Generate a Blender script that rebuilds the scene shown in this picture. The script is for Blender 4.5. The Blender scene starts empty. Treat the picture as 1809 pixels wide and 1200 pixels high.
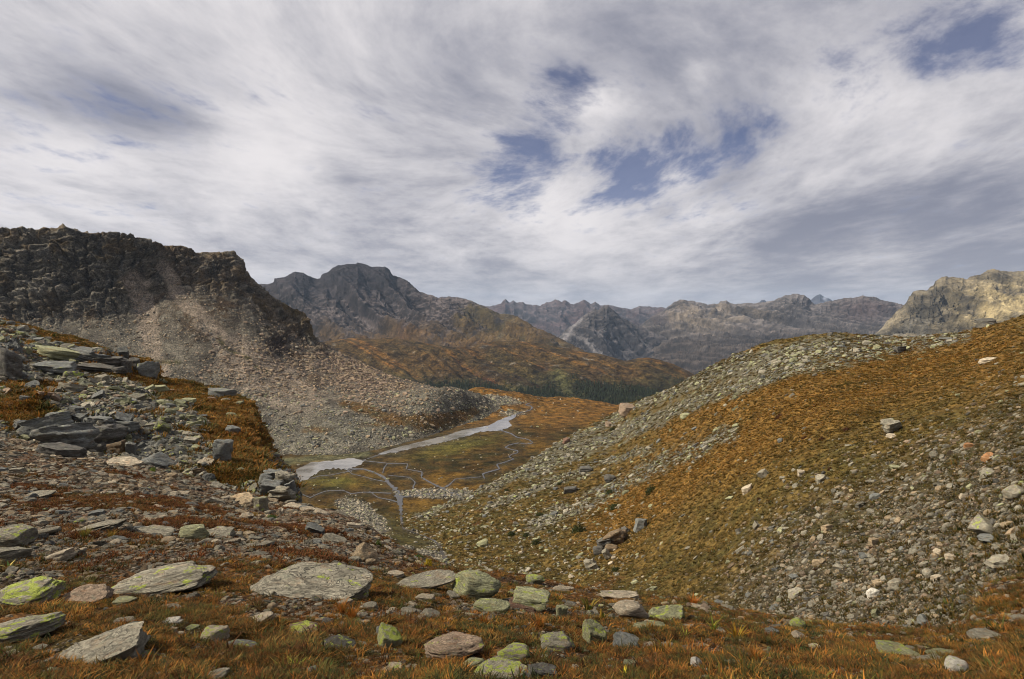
import bpy, bmesh, math, random
import numpy as np
from mathutils import Vector, Matrix, Euler
from mathutils.bvhtree import BVHTree

scene = bpy.context.scene
COL = scene.collection
rnd = random.Random(7)
rng = np.random.default_rng(11)

# ------------------------------------------------------------------ camera
F = 1105.0                      # focal length in photo pixels (22 mm on 36 mm, 1809 px wide)
PITCH = math.atan(45 / F)
CP, SP = math.cos(PITCH), math.sin(PITCH)
EYE = np.array((0.0, 0.0, 1.7))
cd = bpy.data.cameras.new('camera'); cam = bpy.data.objects.new('camera', cd); COL.objects.link(cam)
cd.sensor_width = 36.0; cd.lens = 36.0 * F / 1809.0; cd.clip_start = 0.1; cd.clip_end = 60000
cam.location = EYE; cam.rotation_euler = (math.pi / 2 - PITCH, 0, 0)
scene.camera = cam

# ------------------------------------------------------------------ render settings
scene.render.engine = 'CYCLES'
scene.view_settings.view_transform = 'Standard'; scene.view_settings.look = 'None'
scene.view_settings.exposure = 0.55; scene.view_settings.gamma = 1.0
scene.view_settings.use_curve_mapping = False
cy = scene.cycles
cy.max_bounces = 4; cy.diffuse_bounces = 2; cy.glossy_bounces = 2; cy.transmission_bounces = 2
cy.volume_bounces = 0; cy.transparent_max_bounces = 4
cy.use_adaptive_sampling = True; cy.adaptive_threshold = 0.02
cy.use_denoising = True; cy.pixel_filter_type = 'BLACKMAN_HARRIS'; cy.filter_width = 1.0
try:
    cy.denoiser = 'OPENIMAGEDENOISE'; cy.denoising_prefilter = 'ACCURATE'
except Exception: pass

SUN_EL, SUN_AZ = math.radians(42), math.radians(-97)      # azimuth from +Y, positive to the right

# ------------------------------------------------------------------ node helper
class NT:
    def __init__(s, tree): s.t = tree; s.n = tree.nodes; s.l = tree.links
    def new(s, typ, **kw):
        n = s.n.new(typ)
        for k, v in kw.items(): setattr(n, k, v)
        return n
    def put(s, sock, v):
        if isinstance(v, bpy.types.NodeSocket): s.l.new(v, sock)
        elif v is not None: sock.default_value = v
    def math(s, op, a, b=None, c=None, clamp=False):
        n = s.new('ShaderNodeMath', operation=op, use_clamp=clamp)
        s.put(n.inputs[0], a); s.put(n.inputs[1], b); s.put(n.inputs[2], c)
        return n.outputs[0]
    def vmath(s, op, a, b=None):
        n = s.new('ShaderNodeVectorMath', operation=op)
        s.put(n.inputs[0], a); s.put(n.inputs[1], b)
        return n.outputs['Value'] if op in ('DOT_PRODUCT', 'LENGTH') else n.outputs[0]
    def noise(s, vec, scale, detail=4, rough=.55, dist=0.0, color=False):
        n = s.new('ShaderNodeTexNoise'); n.noise_dimensions = '3D'
        s.put(n.inputs['Vector'], vec); s.put(n.inputs['Scale'], scale)
        n.inputs['Detail'].default_value = detail; n.inputs['Roughness'].default_value = rough
        n.inputs['Distortion'].default_value = dist
        return n.outputs['Color' if color else 'Fac']
    def ramp(s, fac, lo, hi, a=0.0, b=1.0):
        n = s.new('ShaderNodeMapRange', clamp=True, interpolation_type='SMOOTHSTEP')
        s.put(n.inputs[0], fac); s.put(n.inputs[1], lo); s.put(n.inputs[2], hi); s.put(n.inputs[3], a); s.put(n.inputs[4], b)
        return n.outputs[0]
    def mix(s, fac, a, b, mode='MIX'):
        n = s.new('ShaderNodeMix', data_type='RGBA', blend_type=mode)
        s.put(n.inputs[0], fac)
        for sock, v in ((n.inputs[6], a), (n.inputs[7], b)):
            if isinstance(v, (tuple, list)) and len(v) == 3: v = (*v, 1)
            s.put(sock, v)
        return n.outputs[2]
    def mapping(s, vec, scale=(1, 1, 1), rot=(0, 0, 0), loc=(0, 0, 0)):
        n = s.new('ShaderNodeMapping'); s.put(n.inputs[0], vec)
        n.inputs[1].default_value = loc; n.inputs[2].default_value = rot; n.inputs[3].default_value = scale
        return n.outputs[0]

def ray(px, py):
    cx = (np.asarray(px, float) - 904.5) / F; cyy = (600.0 - np.asarray(py, float)) / F
    return np.stack([cx, CP + SP * cyy, -SP + CP * cyy], -1)
def P(px, py, Y):
    d = ray(px, py); return EYE + d * (np.asarray(Y, float) / d[..., 1])[..., None]
def project(pts):
    q = np.asarray(pts, float) - EYE
    dep = q[..., 1] * CP - q[..., 2] * SP
    up = q[..., 1] * SP + q[..., 2] * CP
    dep = np.where(np.abs(dep) < 1e-6, 1e-6, dep)
    return 904.5 + F * q[..., 0] / dep, 600 - F * up / dep, dep

# ------------------------------------------------------------------ sky
world = bpy.data.worlds.new('World'); scene.world = world; world.use_nodes = True
wt = NT(world.node_tree); wt.n.clear()
wout = wt.new('ShaderNodeOutputWorld'); bg = wt.new('ShaderNodeBackground'); bg.inputs['Strength'].default_value = 0.1
wt.l.new(bg.outputs[0], wout.inputs[0])
sky = wt.new('ShaderNodeTexSky', sky_type='NISHITA', sun_disc=False)
sky.sun_elevation = SUN_EL; sky.sun_rotation = SUN_AZ; sky.altitude = 2300; sky.air_density = 1.0; sky.dust_density = 0.6; sky.ozone_density = 1.5
tc = wt.new('ShaderNodeTexCoord'); D = wt.vmath('NORMALIZE', tc.outputs['Generated'])
warp = wt.noise(D, 3.2, 5, .6, 0.0, True)
warp = wt.vmath('SUBTRACT', warp, (.5, .5, .5))
wsc = wt.new('ShaderNodeVectorMath', operation='SCALE'); wt.put(wsc.inputs[0], warp); wsc.inputs['Scale'].default_value = 0.20
DW = wt.vmath('NORMALIZE', wt.vmath('ADD', D, wsc.outputs[0]))
def blobs(lst, vec):
    acc = None
    for px, py, sg, w in lst:
        d = ray(px, py); d = d / np.linalg.norm(d)
        cosang = d[1] * CP - d[2] * SP
        k = (F / (sg * cosang)) ** 2
        dot = wt.vmath('DOT_PRODUCT', vec, tuple(d))
        e = wt.math('EXPONENT', wt.math('MULTIPLY_ADD', dot, k, -k))
        acc = wt.math('MULTIPLY', e, w) if acc is None else wt.math('MULTIPLY_ADD', e, w, acc)
    return acc
BLUE = [(905,285,52,.75),(850,305,40,.45),(965,272,36,.6),(1150,292,42,.45),(1205,282,38,.55),(1265,272,36,.6),(1335,272,30,.45),(1100,342,42,.65),
        (1055,362,36,.5),(1145,335,30,.5),(1165,383,22,.5),(1295,362,36,.6),(1370,356,30,.4),(1360,222,30,.9),(1225,330,26,.35),(1080,285,30,.35),(900,250,26,.3),(1000,105,24,.35),(1085,150,22,.3),(1290,190,38,.45),(1200,238,36,.3),
        (1042,132,26,.75),(1000,165,40,.45),(955,190,36,.4),(1035,195,26,.45),(1560,20,60,.3),(1650,15,60,.45),(1770,15,70,.5),(1660,75,45,.4),(1700,60,30,.3),(1450,60,30,.25),(1250,150,30,.25),(1180,240,26,.35),(1420,225,22,.4),
        (1600,125,30,.6),(1510,100,24,.5),(1745,112,30,.5),(1620,140,22,.4),(190,165,80,.32),(330,200,80,.25),(20,185,50,.3),(120,130,50,.2),
        (60,385,60,.15),(220,395,60,.15)]
LIGHT = [(0,240,110,.5),(130,262,110,.4),(300,285,120,.3),(560,262,150,.35),(950,395,75,.75),(1010,380,50,.4),(1750,215,110,.35),(1640,260,110,.3),
         (1065,178,26,.9),(1230,95,40,.4),(1180,320,40,.3),(1560,300,100,.3),(300,60,120,.25),(560,60,120,.2),(60,40,90,.2),(860,240,30,.25),(420,330,100,.3),
         (1120,430,60,.4),(1250,400,60,.3),(400,405,30,.35),
         (200,160,90,-.7),(350,195,90,-.55),(40,180,60,-.5),(800,140,60,-.3),(880,110,60,-.25),(1110,80,80,-.4),(1320,110,70,-.35),(1500,370,110,-.45),(1700,370,110,-.6),
         (1400,470,60,-.6),(1300,520,60,-.3),(520,410,60,-.25),(905,445,60,-.4),(330,410,70,-.3),(680,120,60,-.15),(1750,430,70,-.5),(700,370,80,-.25),(840,470,60,-.2)]
sep = wt.new('ShaderNodeSeparateXYZ'); wt.put(sep.inputs[0], D)
den = wt.math('ADD', wt.math('MAXIMUM', sep.outputs[2], 0.0), 0.13)
pl = wt.new('ShaderNodeCombineXYZ')
wt.put(pl.inputs[0], wt.math('DIVIDE', sep.outputs[0], den)); wt.put(pl.inputs[1], wt.math('DIVIDE', sep.outputs[1], den))
vd = wt.vmath('LENGTH', wt.vmath('SUBTRACT', pl.outputs[0], (.05, 2.14, 0)))
vr = wt.new('ShaderNodeVectorRotate', rotation_type='Z_AXIS'); wt.put(vr.inputs['Vector'], pl.outputs[0]); vr.inputs['Center'].default_value = (.05, 2.14, 0)
wt.put(vr.inputs['Angle'], wt.math('MULTIPLY', wt.math('EXPONENT', wt.math('MULTIPLY', wt.math('MULTIPLY', vd, vd), -1.6)), .75))
PLN = vr.outputs[0]
streak = wt.noise(wt.mapping(PLN, (1.1, .55, 1), (0, 0, .25)), 1.6, 9, .6, .35)
puffs = wt.noise(wt.mapping(PLN, (1, .9, 1), loc=(3.1, 1.7, 0)), 2.8, 9, .62, .15)
fine = wt.noise(wt.mapping(PLN, (1.3, .75, 1), (0, 0, -.3), (9, 2, 0)), 6.0, 8, .66, .1)
bsum = wt.math('ADD', blobs(BLUE, DW), wt.math('MULTIPLY_ADD', puffs, 2.2, -1.25))
bsum = wt.math('ADD', bsum, wt.math('MULTIPLY_ADD', fine, 2.4, -1.28))
bluef = wt.ramp(bsum, -.02, 1.15)
lsum = wt.math('ADD', blobs(LIGHT, DW), wt.math('MULTIPLY_ADD', streak, 3.0, -1.5))
lsum = wt.math('ADD', lsum, wt.math('MULTIPLY_ADD', puffs, 1.2, -.6))
lsum = wt.math('ADD', lsum, wt.math('MULTIPLY_ADD', fine, 1.0, -.5))
lf = wt.ramp(lsum, -1.15, 1.15)
hor = wt.ramp(sep.outputs[2], -.02, .16, 1.0, 0.0)
c0 = wt.mix(lf, (1.66, 1.74, 2.2), (5.75, 5.5, 5.55))
c0 = wt.mix(wt.math('MULTIPLY', hor, .45), c0, (3.35, 3.25, 3.4))
skyd = wt.mix(1.0, sky.outputs[0], (.36, .34, .44), 'MULTIPLY')
skyc = wt.mix(wt.math('MULTIPLY', bluef, .85), c0, skyd)
wt.put(bg.inputs['Color'], skyc)
world.cycles.sampling_method = 'MANUAL'; world.cycles.sample_map_resolution = 512

sd = bpy.data.lights.new('sun', 'SUN'); sun = bpy.data.objects.new('sun', sd); COL.objects.link(sun)
sd.energy = 5.0; sd.angle = math.radians(1.5); sd.color = (1.0, .90, .74)
sdir = Vector((math.sin(SUN_AZ) * math.cos(SUN_EL), math.cos(SUN_AZ) * math.cos(SUN_EL), math.sin(SUN_EL)))
sun.rotation_euler = (-sdir).to_track_quat('-Z', 'Y').to_euler(); sun.location = sdir * 50

# ------------------------------------------------------------------ noise in numpy
_perm = rng.permutation(256).astype(np.int32); _perm = np.concatenate([_perm, _perm, _perm])
_g3 = rng.normal(size=(256, 3)); _g3 = (_g3 / np.linalg.norm(_g3, axis=1)[:, None]).astype(np.float32)
def perlin(p):
    p = np.asarray(p, np.float64); i0 = np.floor(p).astype(np.int64); f = (p - i0).astype(np.float32); i0 = (i0 & 255).astype(np.int32)
    u = f * f * f * (f * (f * 6 - 15) + 10)
    out = 0
    for dx in (0, 1):
        hx = _perm[i0[:, 0] + dx]; wx = u[:, 0] if dx else 1 - u[:, 0]
        for dy in (0, 1):
            hy = _perm[hx + i0[:, 1] + dy]; wxy = wx * (u[:, 1] if dy else 1 - u[:, 1])
            for dz in (0, 1):
                g = _g3[_perm[hy + i0[:, 2] + dz]]
                d = g[:, 0] * (f[:, 0] - dx) + g[:, 1] * (f[:, 1] - dy) + g[:, 2] * (f[:, 2] - dz)
                out = out + d * wxy * (u[:, 2] if dz else 1 - u[:, 2])
    return out * 1.55
def fbm(p, octv=5, gain=.5, lac=2.03, ridged=False):
    p = np.asarray(p, float); a = 1.0; s = 0; tot = 0
    for o in range(octv):
        n = perlin(p + o * 17.31)
        if ridged: n = 1 - 2 * np.abs(n)
        s = s + a * n; tot += a; a *= gain; p = p * lac
    return s / tot
def sstep(x, a, b):
    t = np.clip((x - a) / (b - a), 0, 1); return t * t * (3 - 2 * t)
def lerp3(a, b, t): return a + (np.asarray(b) - a) * t[:, None]
def seg_dist(px, py, line):
    best = np.full(px.shape, 1e9)
    for (x0, y0), (x1, y1) in zip(line[:-1], line[1:]):
        dx, dy = x1 - x0, y1 - y0; t = np.clip(((px - x0) * dx + (py - y0) * dy) / (dx * dx + dy * dy + 1e-9), 0, 1)
        best = np.minimum(best, np.hypot(px - x0 - t * dx, py - y0 - t * dy))
    return best
def band(px, py, line, w): return np.exp(-(seg_dist(px, py, line) / w) ** 2)
def blob(px, py, cx, cyy, rx, ry, ang=0):
    c, s = math.cos(math.radians(ang)), math.sin(math.radians(ang)); dx, dy = px - cx, py - cyy
    return np.exp(-(((dx * c + dy * s) / rx) ** 2 + ((-dx * s + dy * c) / ry) ** 2))

# ------------------------------------------------------------------ sheets of terrain
def pchip_rows(K, rows):
    n = K.shape[0]; d = np.diff(K, axis=0); m = np.zeros_like(K)
    m[0] = d[0]; m[-1] = d[-1]
    for k in range(1, n - 1):
        ok = d[k - 1] * d[k] > 0
        m[k] = np.where(ok, 2 * d[k - 1] * d[k] / np.where(ok, d[k - 1] + d[k], 1), 0)
    out, tt = [], []
    for k in range(n - 1):
        ts = np.linspace(0, 1, rows[k], endpoint=(k == n - 2))
        for t in ts:
            h00 = 2 * t**3 - 3 * t**2 + 1; h10 = t**3 - 2 * t**2 + t; h01 = -2 * t**3 + 3 * t**2; h11 = t**3 - t**2
            out.append(h00 * K[k] + h10 * m[k] + h01 * K[k + 1] + h11 * m[k + 1]); tt.append(k + t)
    return np.array(out), np.array(tt)

class Sheet: pass
def make_sheet(lines, pxs, rows, smooth):
    """lines: key lines from near to far, each [(px, py, Y), ...]; smooth: blur width in columns per line"""
    pys, lys = [], []
    for ln, sm in zip(lines, smooth):
        a = np.array(ln, float); py = np.interp(pxs, a[:, 0], a[:, 1]); ly = np.interp(pxs, a[:, 0], np.log(a[:, 2]))
        if sm:
            k = np.hanning(2 * sm + 1); k /= k.sum()
            py = np.convolve(np.pad(py, sm, 'edge'), k, 'valid'); ly = np.convolve(np.pad(ly, sm, 'edge'), k, 'valid')
        pys.append(py); lys.append(ly)
    PY, tt = pchip_rows(np.array(pys), rows); LY, _ = pchip_rows(np.array(lys), rows)
    S = Sheet(); S.nr, S.nc = PY.shape
    S.px = np.broadcast_to(pxs, PY.shape).ravel().copy(); S.py = PY.ravel(); S.Y = np.exp(LY).ravel()
    S.t = np.repeat(tt, S.nc)
    S.co = P(S.px, S.py, S.Y)
    return S
def grid_normals(S):
    g = S.co.reshape(S.nr, S.nc, 3); du = np.gradient(g, axis=1); dv = np.gradient(g, axis=0)
    n = np.cross(du, dv); n /= np.linalg.norm(n, axis=2)[..., None] + 1e-12
    n = np.where((n[..., 2:3] < 0) & (np.abs(n[..., 2:3]) > .9), -n, n)
    return n.reshape(-1, 3)
def faces_of(nr, nc):
    i = np.arange(nr * nc).reshape(nr, nc)
    return np.stack([i[:-1, :-1], i[:-1, 1:], i[1:, 1:], i[1:, :-1]], -1).reshape(-1, 4)
def link_mesh(name, co, faces, mat, col=None, smooth=True, parent=None):
    me = bpy.data.meshes.new(name); n = faces.shape[1]
    me.vertices.add(len(co)); me.vertices.foreach_set('co', np.asarray(co, np.float32).ravel())
    me.loops.add(faces.size); me.loops.foreach_set('vertex_index', faces.astype(np.int32).ravel())
    me.polygons.add(len(faces)); me.polygons.foreach_set('loop_start', np.arange(0, faces.size, n, dtype=np.int32))
    me.polygons.foreach_set('use_smooth', np.full(len(faces), smooth))
    if col is not None:
        c = np.ones((len(co), 4), np.float32); c[:, :3] = np.clip(col * .88, .002, .8)
        a = me.color_attributes.new('Col', 'FLOAT_COLOR', 'POINT'); a.data.foreach_set('color', c.ravel())
    me.update(); me.validate()
    if mat: me.materials.append(mat)
    o = bpy.data.objects.new(name, me); COL.objects.link(o)
    if parent: o.parent = parent
    return o
def columns(a, b, n, lo, hi, nl, nh):
    return np.concatenate([np.linspace(lo, a, nl, endpoint=False), np.linspace(a, b, n), np.linspace(b, hi, nh + 1)[1:]])

def terrain_mat(name, s1, s2, bump, amp=.55, stretch=(1, 1, 1), speck=0.0, s3=None):
    m = bpy.data.materials.new(name); m.use_nodes = True; t = NT(m.node_tree); b = t.n['Principled BSDF']
    b.inputs['Roughness'].default_value = .95; b.inputs['Specular IOR Level'].default_value = .08
    at = t.new('ShaderNodeAttribute', attribute_name='Col')
    co = t.new('ShaderNodeTexCoord').outputs['Object']
    mp = t.mapping(co, stretch)
    n1 = t.noise(mp, s1, 6, .68); n2 = t.noise(mp, s2, 5, .65)
    f = t.math('MULTIPLY', t.ramp(n1, .25, .75, 1 - amp, 1 + amp), t.ramp(n2, .25, .75, 1 - amp * .8, 1 + amp * .8))
    cc = t.new('ShaderNodeCombineColor')
    for i in range(3): t.put(cc.inputs[i], f)
    col = t.mix(1.0, at.outputs['Color'], cc.outputs[0], 'MULTIPLY')
    h = t.math('ADD', n1, t.math('MULTIPLY', n2, .6))
    if speck:
        v = t.new('ShaderNodeTexVoronoi'); t.put(v.inputs['Vector'], mp); v.inputs['Scale'].default_value = s3
        sp = t.new('ShaderNodeSeparateColor'); t.put(sp.inputs[0], v.outputs['Color'])
        cv = t.new('ShaderNodeCombineColor'); g = t.ramp(sp.outputs[0], 0, 1, 1 - speck, 1 + speck)
        for i in range(3): t.put(cv.inputs[i], g)
        col = t.mix(1.0, col, cv.outputs[0], 'MULTIPLY')
        h = t.math('ADD', h, t.math('MULTIPLY', v.outputs['Distance'], -.7))
    t.put(b.inputs['Base Color'], col)
    bp = t.new('ShaderNodeBump'); bp.inputs['Strength'].default_value = .9; bp.inputs['Distance'].default_value = bump
    t.put(bp.inputs['Height'], h); t.l.new(bp.outputs[0], b.inputs['Normal'])
    return m
def V3(*a): return np.array(a, float)
def struct(o, cat=None):
    o['kind'] = 'structure'; return o
def off(line, dpy, k): return [(a, b + dpy, c * k) for a, b, c in line]
ZW = EYE[2] - 100.0                                   # level of the valley meadow

# ---- base ground to the horizon
gm = terrain_mat('lowland', .004, .02, 4.0)
gx = np.linspace(-16000, 16000, 33); gy = np.linspace(-2000, 17500, 25)
GX, GY = np.meshgrid(gx, gy); gco = np.stack([GX.ravel(), GY.ravel(), np.full(GX.size, -900.0)], -1)
struct(link_mesh('ground', gco, faces_of(25, 33), gm, np.tile((.06, .055, .035), (GX.size, 1))))

def mount(S, scale, amp, ridge_t, fade=.3, gul=.5, octv=6, base_fade=0.0, vz=1.0, fine=(1/11., .22)):
    c = S.co.copy(); n = grid_normals(S)
    q = c / scale; w = np.stack([fbm(q * .6 + 5, 3), fbm(q * .6 + 25, 3), fbm(q * .6 + 45, 3)], -1)
    q = q + .45 * w; q[:, 2] *= vz
    r = fbm(q, octv, .48, ridged=True)
    ph = .7 * fbm(c / (scale * 1.3) + 9, 4)
    lat = S.px * S.Y / F / scale
    vert = (c[:, 2]) / scale * .5
    g = fbm(np.stack([lat * 2.6 + ph, vert * .3 + ph * .15, np.zeros_like(lat) + .37], -1), 5, .46, ridged=True)
    m = fade + (1 - fade) * sstep(np.abs(S.t - ridge_t), 0, .5)
    if base_fade: m = m * sstep(S.t, 0, base_fade)
    fn = fbm(c / (scale * fine[0]), 4, .6) * fine[1]
    g2 = fbm(np.stack([lat * 8.5 + 1.5 * ph, vert * .9 + ph * .5, np.zeros_like(lat) + 3.37], -1), 4, .6, ridged=True)
    crag = fbm(c / (scale * .16), 5, .62, ridged=True)
    d = amp * ((1 - gul) * (r - .9) * .8 + gul * (1.5 * np.minimum(g - .75, .1) + .3 * (g2 - .8)) + fn)
    cm = np.clip(.1 + .9 * sstep(S.t, ridge_t - .75, ridge_t - .05) + .8 * fbm(c / (scale * .9) + 88, 3), .08, 1.2)
    S.co = c + n * (d * m + amp * .13 * (crag - .35) * cm * (.5 + .5 * m))[:, None]
    S.nz = np.abs(grid_normals(S)[:, 2]); S.crag = crag; S.g2 = g2
    return r, g, fn / fine[1]

# ---------------------------------------------------------------- foreground ground
RIM = [(-900,640,40),(-300,720,30),(0,772,26),(70,783,25.5),(150,797,25),(300,830,23),(420,868,21),(470,880,20),(520,888,19),(600,905,17),(640,925,15.5),(680,948,14),
       (740,985,11.5),(800,1003,9.8),(850,1010,9.3),(900,1013,9),(960,1028,8.7),(1000,1036,8.5),(1100,1050,8.1),(1200,1060,8.0),(1260,1068,7.8),(1300,1080,7.5),(1340,1090,7.3),
       (1400,1098,7),(1500,1106,6.8),(1600,1112,6.6),(1680,1112,6.5),(1710,1090,6.5),(1730,1060,6.6),(1760,1034,6.7),(1809,1020,6.7),(1900,990,6.8),(2100,900,7.2),(2700,760,9)]
L0 = [(-900,2600,.8),(2700,2600,.8)]
L1 = [(-900,1200,2.9),(0,1200,2.85),(900,1200,2.8),(1809,1200,2.75),(2700,1190,2.8)]
L2 = [(-900,860,9),(0,915,8.3),(200,925,8.2),(350,940,8.0),(520,965,7.6),(620,995,6.9),(700,1022,6.3),(850,1062,5.5),(1000,1086,5.1),(1200,1108,4.75),(1400,1135,4.4),(1600,1150,4.2),(1700,1145,4.2),(1809,1110,4.4),(2700,1000,4.6)]
pxs1 = columns(-40, 1850, 700, -900, 2700, 60, 60)
S1 = make_sheet([L0, L1, L2, RIM, off(RIM, 130, 1.3), off(RIM, 480, 1.9), off(RIM, 700, 5.2)], pxs1, [14, 84, 130, 12, 8, 12], [40, 40, 40, 4, 4, 10, 30])
c = S1.co; n = grid_normals(S1)
big = fbm(c / 2.3, 4, .5); sm = fbm(c / .35 + 7, 4, .55); tuss = fbm(c / .7 + 31, 3, .5)
rimf = .35 + .65 * sstep(np.abs(S1.t - 3), 0, .15)
S1.co = c + n * ((big * .11 * np.clip(S1.Y / 6, .5, 2) + sm * .032 + np.abs(tuss) * .05 * (S1.Y < 12)) * rimf)[:, None]
px, py = S1.px, S1.py
S1.grass = sstep(py + 30 * big + 12 * tuss, 985 - 20 * sstep(px, 600, 900), 1022 - 30 * sstep(px, 600, 900)) * (1 - .55 * sstep(py, 1400, 1600))
S1.grass = np.maximum(S1.grass, sstep(px, 690, 800))
dirt = sstep(fbm(c / .9 + 77, 4), .12, .38)
for bx, by, rx, ry in [(860,1085,120,16),(960,1125,70,16),(1080,1185,110,20),(1400,1190,80,10),(660,1095,90,14),(330,1120,50,10),(520,1075,60,8),(1010,1165,60,12),(1330,1160,70,10)]:
    dirt = np.maximum(dirt, blob(px, py, bx, by, rx, ry))
heath = sstep(fbm(np.stack([c[:, 0] / 2.2, c[:, 1] / 1.6, c[:, 2]], -1) + 3, 4), .02, .25) * sstep(py, 770, 830)
S1.heath = heath * (1 - S1.grass); S1.dirt = dirt
gcol = lerp3(V3(.105, .05, .016), V3(.06, .045, .014), sstep(fbm(c / 1.3 + 60, 3), -.2, .3))
soil = V3(.030, .020, .013) * np.ones((len(c), 1))
grav = lerp3(V3(.13, .085, .055), V3(.075, .05, .034), sstep(sm, -.2, .3))
col = lerp3(grav, V3(.07, .032, .014), S1.heath * .7)
col = lerp3(col, gcol, S1.grass); col = lerp3(col, soil, S1.grass * dirt * .85)
S1.col = col
# run the sheet on behind the camera
r0 = S1.co[:S1.nc]; rows_back = []
for k, t in enumerate(np.linspace(1, 0, 7, endpoint=False)):
    tgt = np.stack([r0[:, 0] * 9, np.full(S1.nc, -9.0), r0[:, 2] * 0 + 1.2], -1)
    rows_back.append(r0 + (tgt - r0) * t ** 1.5)
bk = np.concatenate(rows_back)
co1 = np.concatenate([bk, S1.co]); col1 = np.concatenate([np.tile(S1.col[:S1.nc], (7, 1)), S1.col])
m_fg = terrain_mat('alpine soil', 9, 42, .05, .65, speck=.5, s3=30)
struct(link_mesh('foreground_ground', co1, faces_of(S1.nr + 7, S1.nc), m_fg, col1))

# ---------------------------------------------------------------- rocky knoll on the left
TOP = [(-900,430,95),(-300,520,82),(-100,552,78),(0,564,75),(30,570,75),(60,578,74),(100,591,74),(130,595,73),(150,602,73),(175,612,72),(205,622,70),(240,640,68),(262,648,67),(272,652,66),(278,664,66),(284,671,62),
       (300,672,62),(330,675,61),(370,685,60),(410,695,57),(430,703,55),(445,711,53),(452,720,52),(457,738,51),(463,748,50),(472,762,49),(476,778,47),(481,795,45),(490,812,43),(500,822,42),(508,828,41),(516,838,40),(522,854,38),(525,875,36),(530,905,34),(560,985,32),(640,1100,30)]
pxs2 = columns(-30, 530, 340, -900, 640, 36, 22)
RIMi = lambda x: np.interp(x, [a[0] for a in RIM], [a[1] for a in RIM]); RIMy = lambda x: np.interp(x, [a[0] for a in RIM], [a[2] for a in RIM])
xs2 = np.linspace(-900, 640, 60)
TP = lambda x: np.interp(x, [a[0] for a in TOP], [a[1] for a in TOP]); TY = lambda x: np.interp(x, [a[0] for a in TOP], [a[2] for a in TOP])
KB = [(x, RIMi(x) + 60, RIMy(x) * 1.12) for x in xs2]
def midl(f, yf): return [(x, (RIMi(x) + 15) * (1 - f) + TP(x) * f if TP(x) < RIMi(x) else TP(x) + (1 - f) * 50, (RIMy(x) * 1.2) ** (1 - yf) * TY(x) ** yf) for x in xs2]
S2 = make_sheet([KB, midl(.25, .18), midl(.6, .5), TOP, off(TOP, 60, 1.12), off(TOP, 420, 1.4)], pxs2, [20, 75, 105, 10, 8], [8, 8, 8, 1, 1, 4])
c = S2.co; n = grid_normals(S2); px, py = S2.px, S2.py
grassK = np.clip(blob(px, py, 385, 715, 85, 26, 18) + blob(px, py, 430, 765, 48, 55) + blob(px, py, 250, 668, 70, 9, 5) + blob(px, py, 120, 596, 130, 15, 20) + blob(px, py, 430, 850, 50, 16) + blob(px, py, 40, 735, 45, 22) + blob(px, py, 60, 690, 60, 8)*.7 + blob(px,py,215,630,60,9,22)*.8 + .16 + .6*fbm(c / 3.5 + 4, 4), 0, 1)
grassK = sstep(grassK, .25, .5)
rockf = np.clip(blob(px, py, 495, 855, 34, 38) * 1.3 + blob(px, py, 150, 770, 110, 34) + blob(px, py, 15, 640, 40, 40) + blob(px, py, 250, 655, 35, 17) + blob(px, py, 180, 645, 45, 16) + .8 * blob(px, py, 60, 720, 50, 20), 0, 1)
q = c / 3.0; q = q + .3 * np.stack([fbm(q + 8, 2), fbm(q + 28, 2), fbm(q + 48, 2)], -1)
strat = fbm(np.stack([q[:, 0] * .8, q[:, 1] * .8, q[:, 2] * 2.6 + q[:, 0] * .5], -1), 5, .55, ridged=True)
lump = fbm(c / 7.0 + 12, 4)
amp = .25 + .55 * (1 - grassK) + .9 * rockf
S2.co = c + n * ((strat * (.55 + .6 * rockf) * amp + lump * .6 + fbm(c / .8, 3) * .16) * (1 - .72 * sstep(px, 440, 500)) * (.35 + .65 * sstep(np.abs(S2.t - 3), 0, .12)))[:, None]
gr = lerp3(V3(.17, .165, .135), V3(.075, .075, .066), sstep(strat, -.1, .5))
gr = lerp3(gr, V3(.20, .205, .12), .5 * sstep(fbm(c / 2 + 70, 3), .05, .3))
gr = lerp3(gr, V3(.085, .088, .088), np.clip(rockf, 0, 1) * .85)
og = lerp3(V3(.20, .105, .026), V3(.095, .07, .02), sstep(fbm(c / 2.5 + 90, 4) + .6 * sstep(py, 720, 800), -.1, .5))
S2.col = lerp3(gr, og, grassK); S2.grass = grassK; S2.rockf = rockf
m_kn = terrain_mat('knoll rock and turf', 1.6, 9, .16, .5, speck=.35, s3=5.0)
struct(link_mesh('rocky_hill', S2.co, faces_of(S2.nr, S2.nc), m_kn, S2.col))

# ---------------------------------------------------------------- right-hand hillside
A_ = [(560,1060,150),(700,1035,160),(760,1030,150),(800,1040,140),(900,1055,125),(1000,1080,105),(1100,1095,88),(1200,1105,75),(1300,1125,64),(1400,1140,55),(1500,1150,50),(1600,1155,45),(1700,1150,40),(1809,1100,36),(2100,1020,30),(2700,960,24)]
E_ = [(560,930,260),(700,912,309),(745,906,313),(790,890,330),(850,862,360),(930,817,422),(1000,773,500),(1050,745,560),(1090,727,600),(1100,718,590),(1112,712,560),(1130,707,520),(1150,700,490),(1180,688,450),(1210,672,415),(1240,656,385),(1270,641,360),(1300,627,335),(1340,611,310),(1380,600,295),(1440,592,275),(1470,589,268),
      (1500,591,262),(1550,594,255),(1610,597,245),(1625,592,235),(1660,590,225),(1700,586,218),(1740,578,205),(1770,570,195),(1809,559,185),(2000,515,160),(2700,400,120)]
pf = lambda L, i: (lambda x: np.interp(x, [a[0] for a in L], [a[i] for a in L]))
xs3 = np.concatenate([np.linspace(560, 1300, 40, endpoint=False), np.linspace(1300, 2700, 40)])
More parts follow.
